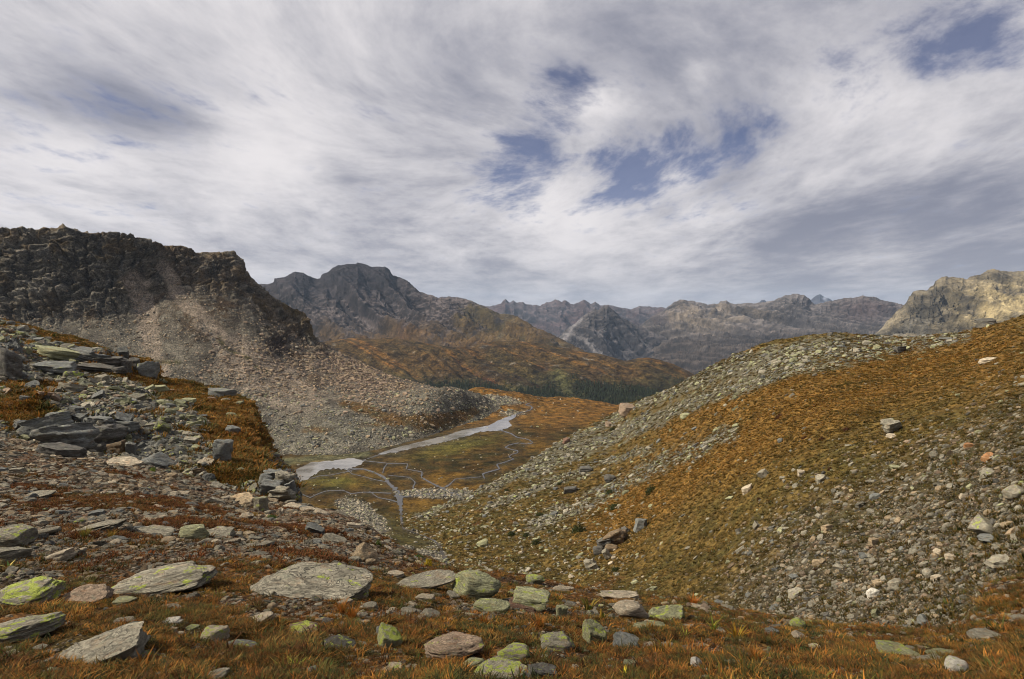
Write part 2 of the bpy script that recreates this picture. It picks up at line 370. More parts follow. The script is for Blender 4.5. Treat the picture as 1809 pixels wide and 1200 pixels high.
def hl(f, yf): return [(x, pf(A_, 1)(x) * (1 - f) + pf(E_, 1)(x) * f, pf(A_, 2)(x) ** (1 - yf) * pf(E_, 2)(x) ** yf) for x in xs3]
def yfr(f): return lambda x: None
KL = [A_]
for f, y_r, y_l in [(.28, .13, .24), (.52, .27, .47), (.76, .50, .72)]:
    KL.append([(x, pf(A_, 1)(x) * (1 - f) + pf(E_, 1)(x) * f, pf(A_, 2)(x) ** (1 - (y_l + (y_r - y_l) * sstep(np.float64(x), 900, 1700))) * pf(E_, 2)(x) ** (y_l + (y_r - y_l) * sstep(np.float64(x), 900, 1700))) for x in xs3])
Eb = [(a, b + (20 if a > 1095 else 45), c_ * 1.12) for a, b, c_ in E_]; Eb2 = [(a, b + (200 if a > 1095 else 160), c_ * 1.35) for a, b, c_ in E_]
pxs3 = columns(712, 1850, 640, 700, 2700, 3, 60)
A0 = [(a, 600 + (b - 555) / .33, y * .34) for a, b, y in A_]          # the slope runs on down into the gully hidden by the rim
S3 = make_sheet([A0] + KL + [E_, Eb, Eb2], pxs3, [14, 74, 80, 90, 90, 8, 6], [30, 30, 30, 30, 20, 2, 6, 10]); S3.t -= 1
c = S3.co; n = grid_normals(S3); px, py = S3.px, S3.py
wpx = px + 22 * fbm(c / 14 + 2, 4); wpy = py + 16 * fbm(c / 12 + 52, 4)
SCREE = [([(745,905),(800,880),(900,842),(1000,805),(1080,772),(1170,735),(1260,700),(1340,668),(1420,645),(1520,628),(1620,606),(1700,592)], 17),
         ([(850,850),(930,812),(1020,772),(1100,730)], 9),
         ([(1130,705),(1240,668),(1330,640),(1430,625),(1520,610),(1620,600)], 20),
         ([(940,930),(1020,895),(1100,855),(1180,815),(1240,790),(1290,765)], 17),
         ([(860,900),(930,868),(1010,840),(1080,815),(1150,795)], 10),
         ([(1300,640),(1450,612),(1560,605),(1640,600)], 16)]
scr = np.zeros(px.shape)
for ln, w in SCREE: scr = np.maximum(scr, band(wpx, wpy, ln, w))
diag = (wpy - np.interp(wpx, [900, 1100, 1250, 1400, 1550, 1700, 1809], [1150, 1075, 960, 850, 775, 700, 640]))
ston = sstep(diag, -40, 200) * sstep(px, 1150, 1400)
lowl = sstep(wpy, 850, 900) * (1 - sstep(px, 1050, 1200)) * .42
og = band(wpx, wpy, [(1080,920),(1180,850),(1300,780),(1420,715),(1540,670),(1650,640),(1760,620)], 62)
og = np.maximum(og, .85 * band(wpx, wpy, [(1180,770),(1300,715),(1420,675),(1520,650)], 24))
og = np.maximum(og, .8 * band(wpx, wpy, [(1040,745),(1120,712),(1240,662),(1330,620)], 10))
S3.scree, S3.ston, S3.low = scr, ston, lowl
grs = lerp3(V3(.10, .066, .019), V3(.060, .05, .016), sstep(fbm(c / 6 + 9, 4), -.2, .35))
grs = lerp3(grs, V3(.165, .088, .022), np.clip(og * 1.1, 0, .85) * (.55 + .45 * sstep(fbm(c / 5 + 19, 4), -.35, .2)))
grs = lerp3(grs, V3(.085, .038, .014), .7 * sstep(fbm(c / 9 + 39, 4), .16, .4) * (1 - og) * sstep(1300 - px, 0, 250))
sc_c = lerp3(V3(.12, .11, .07), V3(.07, .06, .042), sstep(fbm(c / 3 + 5, 4), -.25, .3))
st_c = lerp3(V3(.082, .068, .046), V3(.030, .027, .014), sstep(fbm(c / 3 + 15, 4), -.3, .3))
col = lerp3(grs, st_c, np.clip(ston * 1.0, 0, 1) * sstep(fbm(c / 5 + 81, 4) + ston * .9, .0, .5))
col = lerp3(col, sc_c, sstep(scr, .25, .7)); S3.col = col; S3.og = og
nr = .25 + .75 * sstep(np.abs(S3.t - 4), 0, .06)
tus = np.abs(fbm(c / 1.6 + 3, 3)) * .5 * np.clip(S3.Y / 100, .3, 2)
S3.co = c + n * ((fbm(c / 16, 4) * 1.1 * np.clip(S3.Y / 120, .3, 1.6) + tus * (1 - scr) + fbm(c / 2.2 + 44, 3) * .35 * scr) * nr)[:, None]
m_hs = terrain_mat('hillside turf', .35, 1.6, .5, .55, speck=.3, s3=1.3)
struct(link_mesh('hillside', S3.co, faces_of(S3.nr, S3.nc), m_hs, S3.col))

# ---------------------------------------------------------------- valley meadow
PLY = lambda y: float((ZW - EYE[2]) / ray(904.5, y)[2] * ray(904.5, y)[1])
V0 = [(350,1010,120),(520,1010,120),(650,1020,130),(800,1060,130),(900,1080,120),(1300,1100,100)]
V1 = [(350,905,PLY(905)),(1300,905,PLY(905))]
V2 = [(350,800,PLY(800)),(1300,800,PLY(800))]; Vm = [(350,740,PLY(740)),(1300,740,PLY(740))]
V4 = [(350,690,740),(760,684,735),(800,690,740),(820,692,740),(834,686,745),(845,685,750),(880,688,750),(905,693,755),(930,697,760),(950,701,765),(970,703,770),(1000,703,770),(1040,707,770),(1095,716,760),(1300,730,760)]
pxs4 = np.linspace(380, 1200, 560)
V00 = [(a, 600 + (b - 555) / .33, y * .34) for a, b, y in V0]
S4 = make_sheet([V00, V0, V1, V2, Vm, V4, off(V4, 50, 1.3), off(V4, 260, 1.9)], pxs4, [12, 60, 110, 70, 50, 6, 6], [20, 20, 0, 0, 0, 3, 8, 8]); S4.t -= 1
flat = (S4.t >= 1) & (S4.t <= 3)
d = ray(S4.px, S4.py); k = (ZW - EYE[2]) / np.where(d[:, 2] < -.01, d[:, 2], -1)
S4.co[flat] = (EYE + d * k[:, None])[flat]; S4.Y[flat] = S4.co[flat, 1]
def drape(S, px, py):
    pgrid = S.py.reshape(S.nr, S.nc); ygrid = S.Y.reshape(S.nr, S.nc); pc = S.px.reshape(S.nr, S.nc)[0]
    out = []
    for x, y in zip(np.atleast_1d(px), np.atleast_1d(py)):
        j = int(np.argmin(np.abs(pc - x))); colp = pgrid[:, j]
        up = np.where(np.diff(colp) >= 0)[0]; e = (up[0] + 1) if len(up) else len(colp)
        out.append(np.interp(-y, -colp[:e], ygrid[:e, j]))
    return np.array(out)
STREAMS = [
    ([(548,846,3),(566,841,2.4),(584,840,3),(602,836,2.6),(622,832,4)]), ([(612,829,4),(622,838,2.4),(640,842,2.6),(662,848,3),(684,852,4)]), ([(652,868,2.4),(668,880,3),(690,884,4),(706,889,5)]), ([(742,878,4),(764,870,3),(781,864,4)]),  # centre line in photo pixels with widths
    ([(883,760,4),(904,767,4),(913,773,3),(934,777,2.6),(942,783,3),(930,785,2.4),(916,783,2.4),(901,786,2.6),(892,791,3),(905,795,3),(916,797,3.4),(914,801,3.2),(904,803,3),(898,808,2.6),(908,811,3),(892,817,3),(877,821,3.4),(883,829,4),(864,834,4),(852,838,4.6),(856,846,4)]),
    ([(608,829,6),(642,829,6),(661,835,6),(679,844,8),(688,856,10),(700,866,17),(706,881,18),(708,899,10),(709,920,6),(712,935,5),(733,942,4),(753,950,5),(770,958,7),(778,970,9),(785,985,11),(794,1003,13)]),
    ([(639,814,4),(685,819,3),(679,826,3),(676,836,3)]),
    ([(685,819,3),(721,820,3),(717,829,3),(732,832,2.6),(746,834,4),(744,844,5),(764,855,5),(779,862,8),(797,870,9),(812,876,5)]),
    ([(685,840,2.4),(724,844,2.6),(734,853,3.4),(729,862,4),(738,872,4)]),
    ([(850,843,2.4),(804,847,2.6),(794,857,5),(785,862,6)]),
    ([(520,868,3),(548,880,4),(562,873,3.4),(576,868,3),(606,867,3.2),(620,873,4),(642,870,3),(691,872,4)]),
    ([(640,814,3),(655,809,3),(672,803,4)]),
    ([(700,880,8),(750,874,6),(800,876,5),(830,872,3)]),
    ([(908,734,5),(922,729,4),(937,725,4),(941,719,3),(928,715,3),(938,712,2)])]
POND = ([(519,832),(548,818),(591,814),(624,809),(640,813)], [(520,858),(548,845),(565,833),(591,828),(612,831),(630,824),(643,818)])
RIVER = ([(669,802),(691,794),(734,783),(782,771),(819,760),(864,752),(883,742),(901,735),(911,731)], [(673,804),(703,799),(734,792),(779,783),(825,771),(849,763),(883,761),(905,753),(898,745),(912,736)])
wet = np.zeros(S4.px.shape)
for ln in STREAMS: wet = np.maximum(wet, band(S4.px, S4.py, [(a, b) for a, b, w in ln], 4.5))
for up, lo in (POND, RIVER): wet = np.maximum(wet, band(S4.px, S4.py, [((a[0] + b[0]) / 2, (a[1] + b[1]) / 2) for a, b in zip(up, lo)], 12))
c = S4.co; px, py = S4.px, S4.py
bump4 = fbm(c / 30, 5) ; sm4 = fbm(c / 7 + 3, 4)
S4.co = c + np.stack([0 * px, 0 * px, np.where(S4.t < 1, 1.2, np.where(S4.t > 3.2, 2.0, .25)) * sm4 * (1 - wet) + bump4 * 3.5 * sstep(S4.t, 3.2, 3.7) * (1 - .8 * wet) + bump4 * 2 * sstep(1 - S4.t, 0, .4) * (1 - wet)], -1)
mead = lerp3(V3(.060, .036, .011), V3(.026, .022, .008), sstep(fbm(c / 16 + 4, 6, .62), -.2, .25))
mead = lerp3(mead, V3(.11, .062, .013), .85 * sstep(fbm(np.stack([c[:, 0] / 30, c[:, 1] / 60, c[:, 2]], -1) + 44, 4), .05, .3))
mead = lerp3(mead, V3(.10, .09, .02), np.clip(blob(px, py, 800, 790, 70, 12, -12) + blob(px, py, 590, 850, 60, 10), 0, 1) * .7)
mead = lerp3(mead, V3(.10, .10, .055), np.clip(band(px, py, [(500,815),(600,808),(650,802)], 6), 0, 1) * .8)
up_o = sstep(-py + 12 * bump4, -770, -735); mead = lerp3(mead, V3(.15, .075, .018), up_o * (.35 + .6 * sstep(fbm(c / 12 + 9, 5, .6), -.2, .25)))
grv = np.clip(1.2 * blob(px, py, 770, 872, 70, 9) + blob(px, py, 640, 915, 60, 26, 35) + .9 * blob(px, py, 740, 985, 60, 20) + blob(px, py, 870, 706, 50, 9, 5) * 1.1 + .6 * blob(px, py, 905, 730, 40, 8) + .3 * band(px, py, [(708,890),(710,925),(735,945),(775,965),(790,1000)], 9), 0, 1)
grv = sstep(grv + .35 * sm4, .3, .65); S4.grv = grv
mead = lerp3(mead, lerp3(V3(.13, .12, .095), V3(.075, .07, .06), sstep(sm4, -.2, .3)), grv)
mead = lerp3(mead, V3(.05, .045, .016), .7 * sstep(py, 880, 930) * (1 - grv))
S4.col = lerp3(mead, V3(.055, .045, .03), wet * .5 * (1 - grv))
m_md = terrain_mat('valley turf', .12, .6, .8, .75)
struct(link_mesh('valley_meadow', S4.co, faces_of(S4.nr, S4.nc), m_md, S4.col))

# water
wm = bpy.data.materials.new('water'); wm.use_nodes = True; t = NT(wm.node_tree); b = t.n['Principled BSDF']
b.inputs['Base Color'].default_value = (.17, .165, .165, 1); b.inputs['Roughness'].default_value = .07; b.inputs['IOR'].default_value = 1.33
b.inputs['Specular IOR Level'].default_value = .7
co_ = t.new('ShaderNodeTexCoord').outputs['Object']
t.put(b.inputs['Base Color'], t.mix(t.ramp(t.noise(co_, .06, 5, .6), .38, .62), (.12, .117, .11), (.22, .215, .21)))
bp = t.new('ShaderNodeBump'); bp.inputs['Strength'].default_value = .3; bp.inputs['Distance'].default_value = .12
t.put(bp.inputs['Height'], t.noise(co_, .7, 4)); t.l.new(bp.outputs[0], b.inputs['Normal'])
BVw = [BVHTree.FromPolygons(S.co.tolist(), faces_of(S.nr, S.nc).tolist()) for S in (S3, S4)]
wm2 = wm.copy(); wm2.name = 'shallow stream'; _l = wm2.node_tree.nodes['Principled BSDF'].inputs['Base Color'].links[0]; wm2.node_tree.links.remove(_l); wm2.node_tree.nodes['Principled BSDF'].inputs['Base Color'].default_value = (.05, .047, .043, 1); wm2.node_tree.nodes['Principled BSDF'].inputs['Roughness'].default_value = .22
def drop(px, py):
    Y = drape(S4, px, py); q = P(np.asarray(px), np.asarray(py), Y); 
    q[:, 2] += .16
    for k in range(len(q)):
        if np.atleast_1d(py)[k] > 876:
            d_ = Vector(ray(np.atleast_1d(px)[k], np.atleast_1d(py)[k])).normalized(); hs = [h for h in (b.ray_cast(Vector(EYE), d_) for b in BVw) if h[0] is not None]
            if hs: hb = min(hs, key=lambda h: h[3]); q[k] = np.array(hb[0]) + np.array([0, 0, .22])
    return q
def strip(name, up, lo, n=70, rag=0.0):
    def res(L):
        L = np.array(L, float); s = np.concatenate([[0], np.cumsum(np.hypot(*np.diff(L, axis=0).T))]); u = np.linspace(0, s[-1], n)
        return np.interp(u, s, L[:, 0]), np.interp(u, s, L[:, 1])
    (ux, uy), (lx, ly) = res(up), res(lo)
    if rag:
        k = np.arange(n); j1 = fbm(np.stack([k * .31, k * 0 + .5, k * 0 + .2], -1), 3) * rag; uy = uy + j1
        j2 = fbm(np.stack([k * .37, k * 0 + 9.5, k * 0 + .2], -1), 4) * rag * 2.4; ly = ly + j2
    cols = []
    for f in (0, .33, .66, 1): cols.append(drop(ux * (1 - f) + lx * f, uy * (1 - f) + ly * f))
    co = np.stack(cols, 0).reshape(-1, 3)
    o = link_mesh(name, co, faces_of(4, n)[:, ::-1], wm); struct(o); return o
strip('pond', *POND, 60, 2.2); strip('river', *RIVER, 110, 1.2)
for ln in STREAMS:
    L = np.array(ln, float); s = np.concatenate([[0], np.cumsum(np.hypot(*np.diff(L[:, :2], axis=0).T))]); n_ = max(12, int(s[-1] / 1.6)); u = np.linspace(0, s[-1], n_)
    x = np.interp(u, s, L[:, 0]); y = np.interp(u, s, L[:, 1]); w = np.interp(u, s, L[:, 2])
    kk = np.array([.25, .5, .25]); 
    for _ in range(2): x[1:-1] = np.convolve(x, kk, 'valid'); y[1:-1] = np.convolve(y, kk, 'valid')
    tx, ty = np.gradient(x), np.gradient(y); tl = np.hypot(tx, ty) + 1e-6
    w = w * .35 * np.clip(.85 + 1.7 * fbm(np.stack([u * .30, u * 0 + L[0, 0], u * 0], -1), 4), .22, 2.2)
    nx_, ny_ = -ty / tl * w, tx / tl * w * .62
    co = np.concatenate([drop(x + nx_, y + ny_), drop(x - nx_, y - ny_)])
    fc = faces_of(2, n_); o = link_mesh('stream', co, fc, wm2); struct(o)

# ---------------------------------------------------------------- cliff mountain with scree
B0 = [(-900,850,400),(300,812,430),(480,806,440),(600,808,437),(640,803,446),(690,793,464),(750,776,500),(800,758,544),(850,743,588),(880,734,617),(960,722,662)]
B1 = [(-900,760,470),(300,752,478),(480,742,500),(560,735,505),(600,728,515),(650,720,535),(700,710,560),(760,690,590),(800,684,620),(840,694,650),(880,712,665),(960,722,690)]
B2 = [(-900,560,600),(0,562,600),(100,560,600),(200,548,610),(260,524,640),(300,506,655),(340,510,660),(400,512,680),(450,548,680),(500,584,690),(550,615,690),(600,642,690),(700,674,690),(760,684,680),(800,691,690),(960,740,740)]
B3 = [(-900,440,650),(-300,420,650),(0,406,650),(40,407,652),(90,404,655),(120,405,655),(150,412,658),(165,413,660),(205,412,662),(212,416,662),(222,418,664),(262,425,680),(278,433,690),(290,435,696),(320,434,706),(331,437,710),(336,441,712),(346,447,718),(370,446,728),(395,446,738),
      (412,447,744),(420,451,748),(427,459,750),(430,474,752),(436,484,754),(445,494,756),(452,500,757),(462,506,758),(476,520,759),(500,535,759),(520,547,758),(538,554,757),(543,565,756),(547,577,754),(551,592,752),(556,599,750),(570,607,732),(600,621,734),(620,631,735),(660,651,735),(700,667,735),(740,677,735),(760,682,735),(800,691,740),(850,703,740),(960,760,780)]
pxs5 = columns(-20, 900, 560, -900, 960, 30, 6)
S5 = make_sheet([B0, B1, B2, B3, off(B3, 120, 1.3), off(B3, 320, 1.8)], pxs5, [70, 130, 130, 6, 5], [20, 14, 10, 0, 2, 6])
c = S5.co; n = grid_normals(S5); px, py = S5.px, S5.py
cliff = sstep(S5.t, 1.82, 2.15) * sstep(600 - px, 0, 60); cliff = np.maximum(cliff, 1.0 * blob(px, py, 492, 605, 32, 26))
chute = np.zeros(px.shape); wq = px + 13 * fbm(c / 22 + 3, 4)
for ln, w in [([(292,475),(315,520),(360,570),(430,640),(470,690)], 16), ([(420,630),(470,670),(540,720)], 40), ([(238,500),(255,545),(265,600),(280,660)], 22)]:
    chute = np.maximum(chute, band(wq, py, ln, w))
chute = sstep(chute + .35 * fbm(c / 14 + 141, 4, .6), .28, .62)
right = sstep(px, 215, 300)                       # the broken right half carries less bare wall
q = c / 34.0; q = q + .3 * np.stack([fbm(q + 8, 3), fbm(q + 28, 3), fbm(q + 48, 3)], -1)
vcr = fbm(np.stack([q[:, 0] * 1.5 + q[:, 1] * 1.5, q[:, 1] * .2, q[:, 2] * .45], -1), 6, .55, ridged=True)
hst = fbm(np.stack([q[:, 0] * .55, q[:, 1] * .55, q[:, 2] * 3.0 - q[:, 0] * .8], -1), 5, .55, ridged=True)
blk = fbm(c / 9.0 + 3, 5, .6)
nv = fbm(np.stack([q[:, 0] * 2.3 + q[:, 1] * 1.2, q[:, 1] * .6, q[:, 2] * .55], -1) + 61, 3); nh = fbm(np.stack([q[:, 0] * .5, q[:, 1] * .5, q[:, 2] * 3.4 - q[:, 0] * .9], -1) + 91, 3)
crk5 = np.exp(-(nv / .06) ** 2) * 7 + np.exp(-(nh / .08) ** 2) * 5.5
fade = .06 + .94 * sstep(np.abs(S5.t - 3), 0, .24)
amp = cliff * (1 - .75 * chute) * (1 - .45 * right)
hum = fbm(c / 40 + 71, 4)
S5.co = c + n * ((amp * ((vcr - .25) * 9 + (hst - .25) * 11.0 + blk * 3.5 - crk5) + (1 - amp) * (blk * .9 + fbm(c / 2.5, 3) * .5) + hum * 3.5 * (1 - sstep(S5.t, .8, 1.3)) * sstep(S5.t, 0, .3)) * fade)[:, None]
scree = lerp3(V3(.14, .127, .10), V3(.074, .067, .055), sstep(fbm(c / 18 + 13, 5) + .3 * blk, -.3, .35))
pink = np.clip(blob(px, py, 640, 660, 90, 42, 22) + .7 * blob(px, py, 500, 560, 50, 20, 35) + .4 * blob(px, py, 470, 650, 90, 40), 0, 1)
scree = lerp3(scree, V3(.20, .132, .10), pink * .8 * sstep(fbm(c / 10 + 23, 4), -.4, .2))
pale = np.clip(blob(px, py, 620, 765, 130, 24, -8) + blob(px, py, 760, 715, 70, 26, 10), 0, 1)
scree = lerp3(scree, V3(.135, .128, .10), pale * .8)
gz = np.clip(blob(px, py, 640, 722, 60, 12, 12) + blob(px, py, 800, 740, 60, 14, -20) + .8 * blob(px, py, 715, 745, 90, 14, -5) + .6 * blob(px, py, 560, 760, 40, 12), 0, 1)
gz = sstep(gz + .45 * fbm(c / 14 + 31, 4), .35, .75); S5.gz = gz
scree = lerp3(scree, lerp3(V3(.12, .065, .018), V3(.06, .045, .016), sstep(fbm(c / 9 + 41, 4), -.2, .3)), gz * .85)
wall = lerp3(V3(.20, .178, .132), V3(.088, .078, .058), sstep(vcr + .7 * hst, -.5, .5))
wall = lerp3(wall, V3(.23, .215, .18), .7 * sstep(blk + .3 * hst, .05, .4) * sstep(fbm(c / 30 + 51, 3), -.2, .2))
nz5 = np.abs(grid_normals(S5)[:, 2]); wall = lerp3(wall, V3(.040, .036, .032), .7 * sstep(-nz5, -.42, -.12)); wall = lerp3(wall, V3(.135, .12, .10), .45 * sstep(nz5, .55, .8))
wall = lerp3(wall, V3(.085, .055, .022), .6 * sstep(fbm(c / 22 + 61, 5) + .25 * sstep(py, 470, 380) + .2 * right, .08, .38))
wall = lerp3(wall, V3(.115, .088, .062), .6 * right * sstep(fbm(c / 12 + 67, 4), -.2, .3))
wall = lerp3(wall, V3(.085, .058, .018), blob(px, py, 455, 578, 26, 22) * .8 + band(px, py, [(500,540),(540,560),(550,595)], 7) * .6)
wall = lerp3(wall, V3(.05, .036, .027), np.clip(1.2 * blob(px, py, 492, 608, 30, 24), 0, 1))
brn = sstep(fbm(np.stack([c[:, 0] / 26, c[:, 1] / 60, c[:, 2] / 34], -1) + 131, 5, .6), .08, .3) * sstep(S5.t, 1.2, 1.7)
brn = np.maximum(brn, np.clip(blob(px, py, 335, 560, 45, 30, 45) + blob(px, py, 395, 545, 30, 40, 30) + .8 * blob(px, py, 265, 560, 25, 22) + .8 * blob(px, py, 300, 460, 60, 25), 0, 1) * sstep(blk, -.3, .1))
scree = lerp3(scree * .9, V3(.055, .034, .018), brn * .85); wall = lerp3(wall, V3(.055, .036, .02), brn * .45 * right)
col = lerp3(scree, wall, cliff); col = lerp3(col, V3(.19, .155, .12), np.clip(chute * .9, 0, .85) * sstep(S5.t, .9, 1.4)); S5.brn = brn
for ln in ([(385,597),(410,620),(440,635)], [(450,648),(475,660)], [(255,640),(310,640)]):
    col = lerp3(col, V3(.05, .045, .015), band(wq, py, ln, 4) * .9)
S5.col = col; S5.cliff = cliff; S5.pink = pink
m_cl = terrain_mat('cliff rock', .09, .6, .9, .5, speck=.4, s3=1.15)
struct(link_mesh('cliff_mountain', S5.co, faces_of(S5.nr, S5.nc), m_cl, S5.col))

# ---------------------------------------------------------------- orange hill with the wood
H0 = [(400,790,1250),(1400,790,1250)]; H1 = [(400,690,1650),(800,690,1750),(1100,700,1750),(1400,740,1600)]
H2 = [(400,620,2100),(560,604,2150),(580,601,2200),(620,596,2250),(660,597,2250),(700,597,2250),(730,601,2250),(760,607,2200),(800,612,2200),(825,611,2250),(845,606,2300),(870,602,2320),(900,601,2330),(930,602,2330),(960,607,2320),(985,612,2300),(1000,614,2300),(1020,619,2280),(1040,622,2260),(1060,624,2250),(1080,630,2230),(1105,636,2200),(1125,633,2200),(1145,631,2200),(1165,635,2200),(1185,641,2180),(1205,650,2150),(1225,660,2120),(1270,690,2050),(1400,740,1900)]
pxs6 = np.linspace(480, 1330, 440)
S6 = make_sheet([H0, H1, H2, off(H2, 30, 1.2), off(H2, 140, 1.5)], pxs6, [40, 140, 5, 5], [30, 30, 3, 6, 6])
r6, g6, f6 = mount(S6, 420, 34, 2, .18, .4)
c = S6.co; px, py = S6.px, S6.py
a6 = fbm(np.stack([c[:, 0] / 130, c[:, 1] / 320, c[:, 2] / 130], -1) + 3, 6, .6); b6 = fbm(c / 120 + 33, 5, .6)
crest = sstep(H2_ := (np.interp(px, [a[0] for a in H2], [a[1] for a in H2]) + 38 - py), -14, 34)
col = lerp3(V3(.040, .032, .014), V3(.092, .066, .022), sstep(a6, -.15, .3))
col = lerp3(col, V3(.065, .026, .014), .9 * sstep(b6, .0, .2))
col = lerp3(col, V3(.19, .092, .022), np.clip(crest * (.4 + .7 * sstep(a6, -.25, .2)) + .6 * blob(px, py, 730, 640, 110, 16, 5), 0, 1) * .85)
col = lerp3(col, V3(.035, .03, .014), .7 * sstep(S6.g2 + .3 * b6, .15, .5)); col = lerp3(col, V3(.17, .15, .12), .8 * sstep(f6 + .4 * b6, .30, .5))
col = lerp3(col, V3(.08, .078, .03), .8 * band(px, py, [(985,655),(1010,690),(1030,720)], 11))
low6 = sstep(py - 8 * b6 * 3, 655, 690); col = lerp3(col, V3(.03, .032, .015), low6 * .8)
col = col * .82; S6.col = col; S6.low = low6
m_h6 = terrain_mat('autumn slope', .03, .14, 7, .95)
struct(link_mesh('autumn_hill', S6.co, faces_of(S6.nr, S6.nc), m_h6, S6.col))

# ---------------------------------------------------------------- dark mountain
M0 = [(350,680,2500),(1150,680,2500)]; M1 = [(350,610,2850),(560,600,2900),(640,588,2950),(760,592,2950),(880,598,2950),(960,612,2950),(1030,640,2900),(1150,680,2800)]
M1b = [(350,570,3200),(560,558,3250),(640,552,3300),(740,556,3300),(820,572,3250),(900,582,3200),(960,596,3150),(1030,630,3000),(1150,685,2900)]
M2 = [(350,470,3800),(440,492,3900),(458,501,3900),(470,500,3900),(483,499,3900),(485,493,3900),(497,490,3900),(507,487,3900),(514,482,3920),(521,479,3930),(528,481,3930),(536,481,3930),(547,485,3940),(556,490,3950),(564,491,3960),(568,487,3980),(578,482,4000),(588,474,4000),(597,469,4010),(609,466,4020),(620,465,4020),(630,463,4030),(634,464,4030),(645,467,4030),(657,471,4020),(668,470,4000),(680,471,4000),(689,476,3990),(695,485,3980),(701,489,3970),(720,497,3950),(734,508,3920),(745,516,3900),(760,520,3880),(775,526,3850),(795,524,3820),(815,529,3800),(832,531,3780),(848,538,3750),(862,543,3720),(874,549,3700),(886,554,3680),(905,556,3650),(915,559,3600),(926,566,3550),(940,573,3500),(958,582,3450),(975,591,3400),(1000,603,3350),(1018,612,3300),(1035,620,3250),(1060,633,3200),(1150,690,3100)]
pxs7 = np.linspace(380, 1120, 430)
_x = pxs7; _a = np.array(M2); M2 = list(zip(_x, np.interp(_x, _a[:, 0], _a[:, 1]) - 2.2 * (fbm(np.stack([_x * .10, _x * 0 + .7, _x * 0], -1), 5, .6, ridged=True) - .3), np.interp(_x, _a[:, 0], _a[:, 2])))
S7 = make_sheet([M0, M1, M1b, M2, off(M2, 40, 1.2), off(M2, 150, 1.5)], pxs7, [26, 50, 120, 5, 4], [30, 20, 20, 0, 5, 5])
r7, g7, f7 = mount(S7, 620, 130, 3, .10, .7, base_fade=.4)
c = S7.co; px, py = S7.px, S7.py
n7 = fbm(c / 160 + 3, 5, .6); k7 = fbm(np.stack([px * S7.Y / F / 70, c[:, 2] / 420, 0 * px], -1), 5, .6)
hi = sstep(-py + 20 * n7, -535, -480)
col = lerp3(V3(.10, .088, .080), V3(.055, .05, .046), sstep(r7 + .5 * g7, -.3, .35))
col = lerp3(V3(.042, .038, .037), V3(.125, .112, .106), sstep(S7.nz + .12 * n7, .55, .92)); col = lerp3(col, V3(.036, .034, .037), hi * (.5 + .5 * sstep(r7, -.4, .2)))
col = lerp3(col, V3(.105, .094, .09), .9 * sstep(k7 - .5 * r7, .05, .3) * sstep(py, 490, 530))
col = lerp3(col, V3(.072, .06, .024), .75 * sstep(n7 + .9 * sstep(px, 700, 900) - .5, .0, .3) * sstep(py, 500, 545))
col = lerp3(col, V3(.17, .155, .135), .75 * sstep(f7 + .5 * n7, .22, .5) * sstep(py, 545, 580))
col = lerp3(col, V3(.15, .078, .028), .6 * band(px, py, [(640,578),(740,572),(820,590),(930,606)], 8) * sstep(n7, -.25, .15))
col = lerp3(col, V3(.7, .7, .72), (blob(px, py, 609.5, 529.5, 2.2, 1.1, 30) > .5).astype(float))
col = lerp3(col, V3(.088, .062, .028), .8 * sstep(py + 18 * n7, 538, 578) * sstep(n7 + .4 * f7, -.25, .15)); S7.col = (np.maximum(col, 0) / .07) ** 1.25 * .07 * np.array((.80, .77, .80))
m_mt = terrain_mat('mountain rock', .011, .05, 22, .6)
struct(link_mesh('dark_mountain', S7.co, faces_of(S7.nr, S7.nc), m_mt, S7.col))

# ---------------------------------------------------------------- far ranges
def jag(line, pxa, pxb, ncol, amp_, f_=.11, seed=0.0):
    xs = np.linspace(pxa, pxb, ncol); a = np.array(line); y = np.interp(xs, a[:, 0], a[:, 1]); Y = np.interp(xs, a[:, 0], a[:, 2])
    y = y + amp_ * fbm(np.stack([xs * f_, xs * 0 + seed, xs * 0 + .3], -1), 5, .6, ridged=True) - amp_ * .3
    return list(zip(xs, y, Y))
R8J = None
def far(name, lines, pxr, ncol, rows, scale, amp, smooth, colf, ridge_t, mat, fade=.12, bf=.3):
    rd = jag(lines[ridge_t], pxr[0], pxr[1], ncol, -2.6, seed=len(name)); lines = lines[:ridge_t] + [rd] + [off(rd, 30, 1.18)]
    S = make_sheet(lines, np.linspace(*pxr, ncol), rows, smooth)
    r, g, f = mount(S, scale, amp, ridge_t, fade, .72, base_fade=bf)
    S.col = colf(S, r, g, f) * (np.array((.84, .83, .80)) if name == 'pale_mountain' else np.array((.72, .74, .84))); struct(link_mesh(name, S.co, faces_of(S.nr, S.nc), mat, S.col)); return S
m_fr = terrain_mat('far mountain rock', .006, .03, 30, .55)
R8 = [(700,545,9000),(780,524,9200),(800,526,9200),(815,527,9200),(822,529,9200),(840,537,9200),(862,542,9000),(868,540,9000),(885,537,9000),(889,532,9000),(893,529,9000),(898,534,9000),(902,536,9000),(907,531,9000),(912,534,9000),(922,533,9000),(940,538,9000),(955,539,9000),(965,535,9000),(975,533,9000),(982,530,9000),(990,533,8800),(1000,532,8800),(1008,538,8800),(1014,539,8800),(1022,534,8800),(1031,530,8800),(1038,534,8800),(1044,537,8800),(1052,535,8800),(1060,540,8800),(1075,538,8700),(1090,541,8700),(1115,545,8700),(1130,541,8700),(1150,543,8700),(1190,545,8600),(1400,560,8600)]
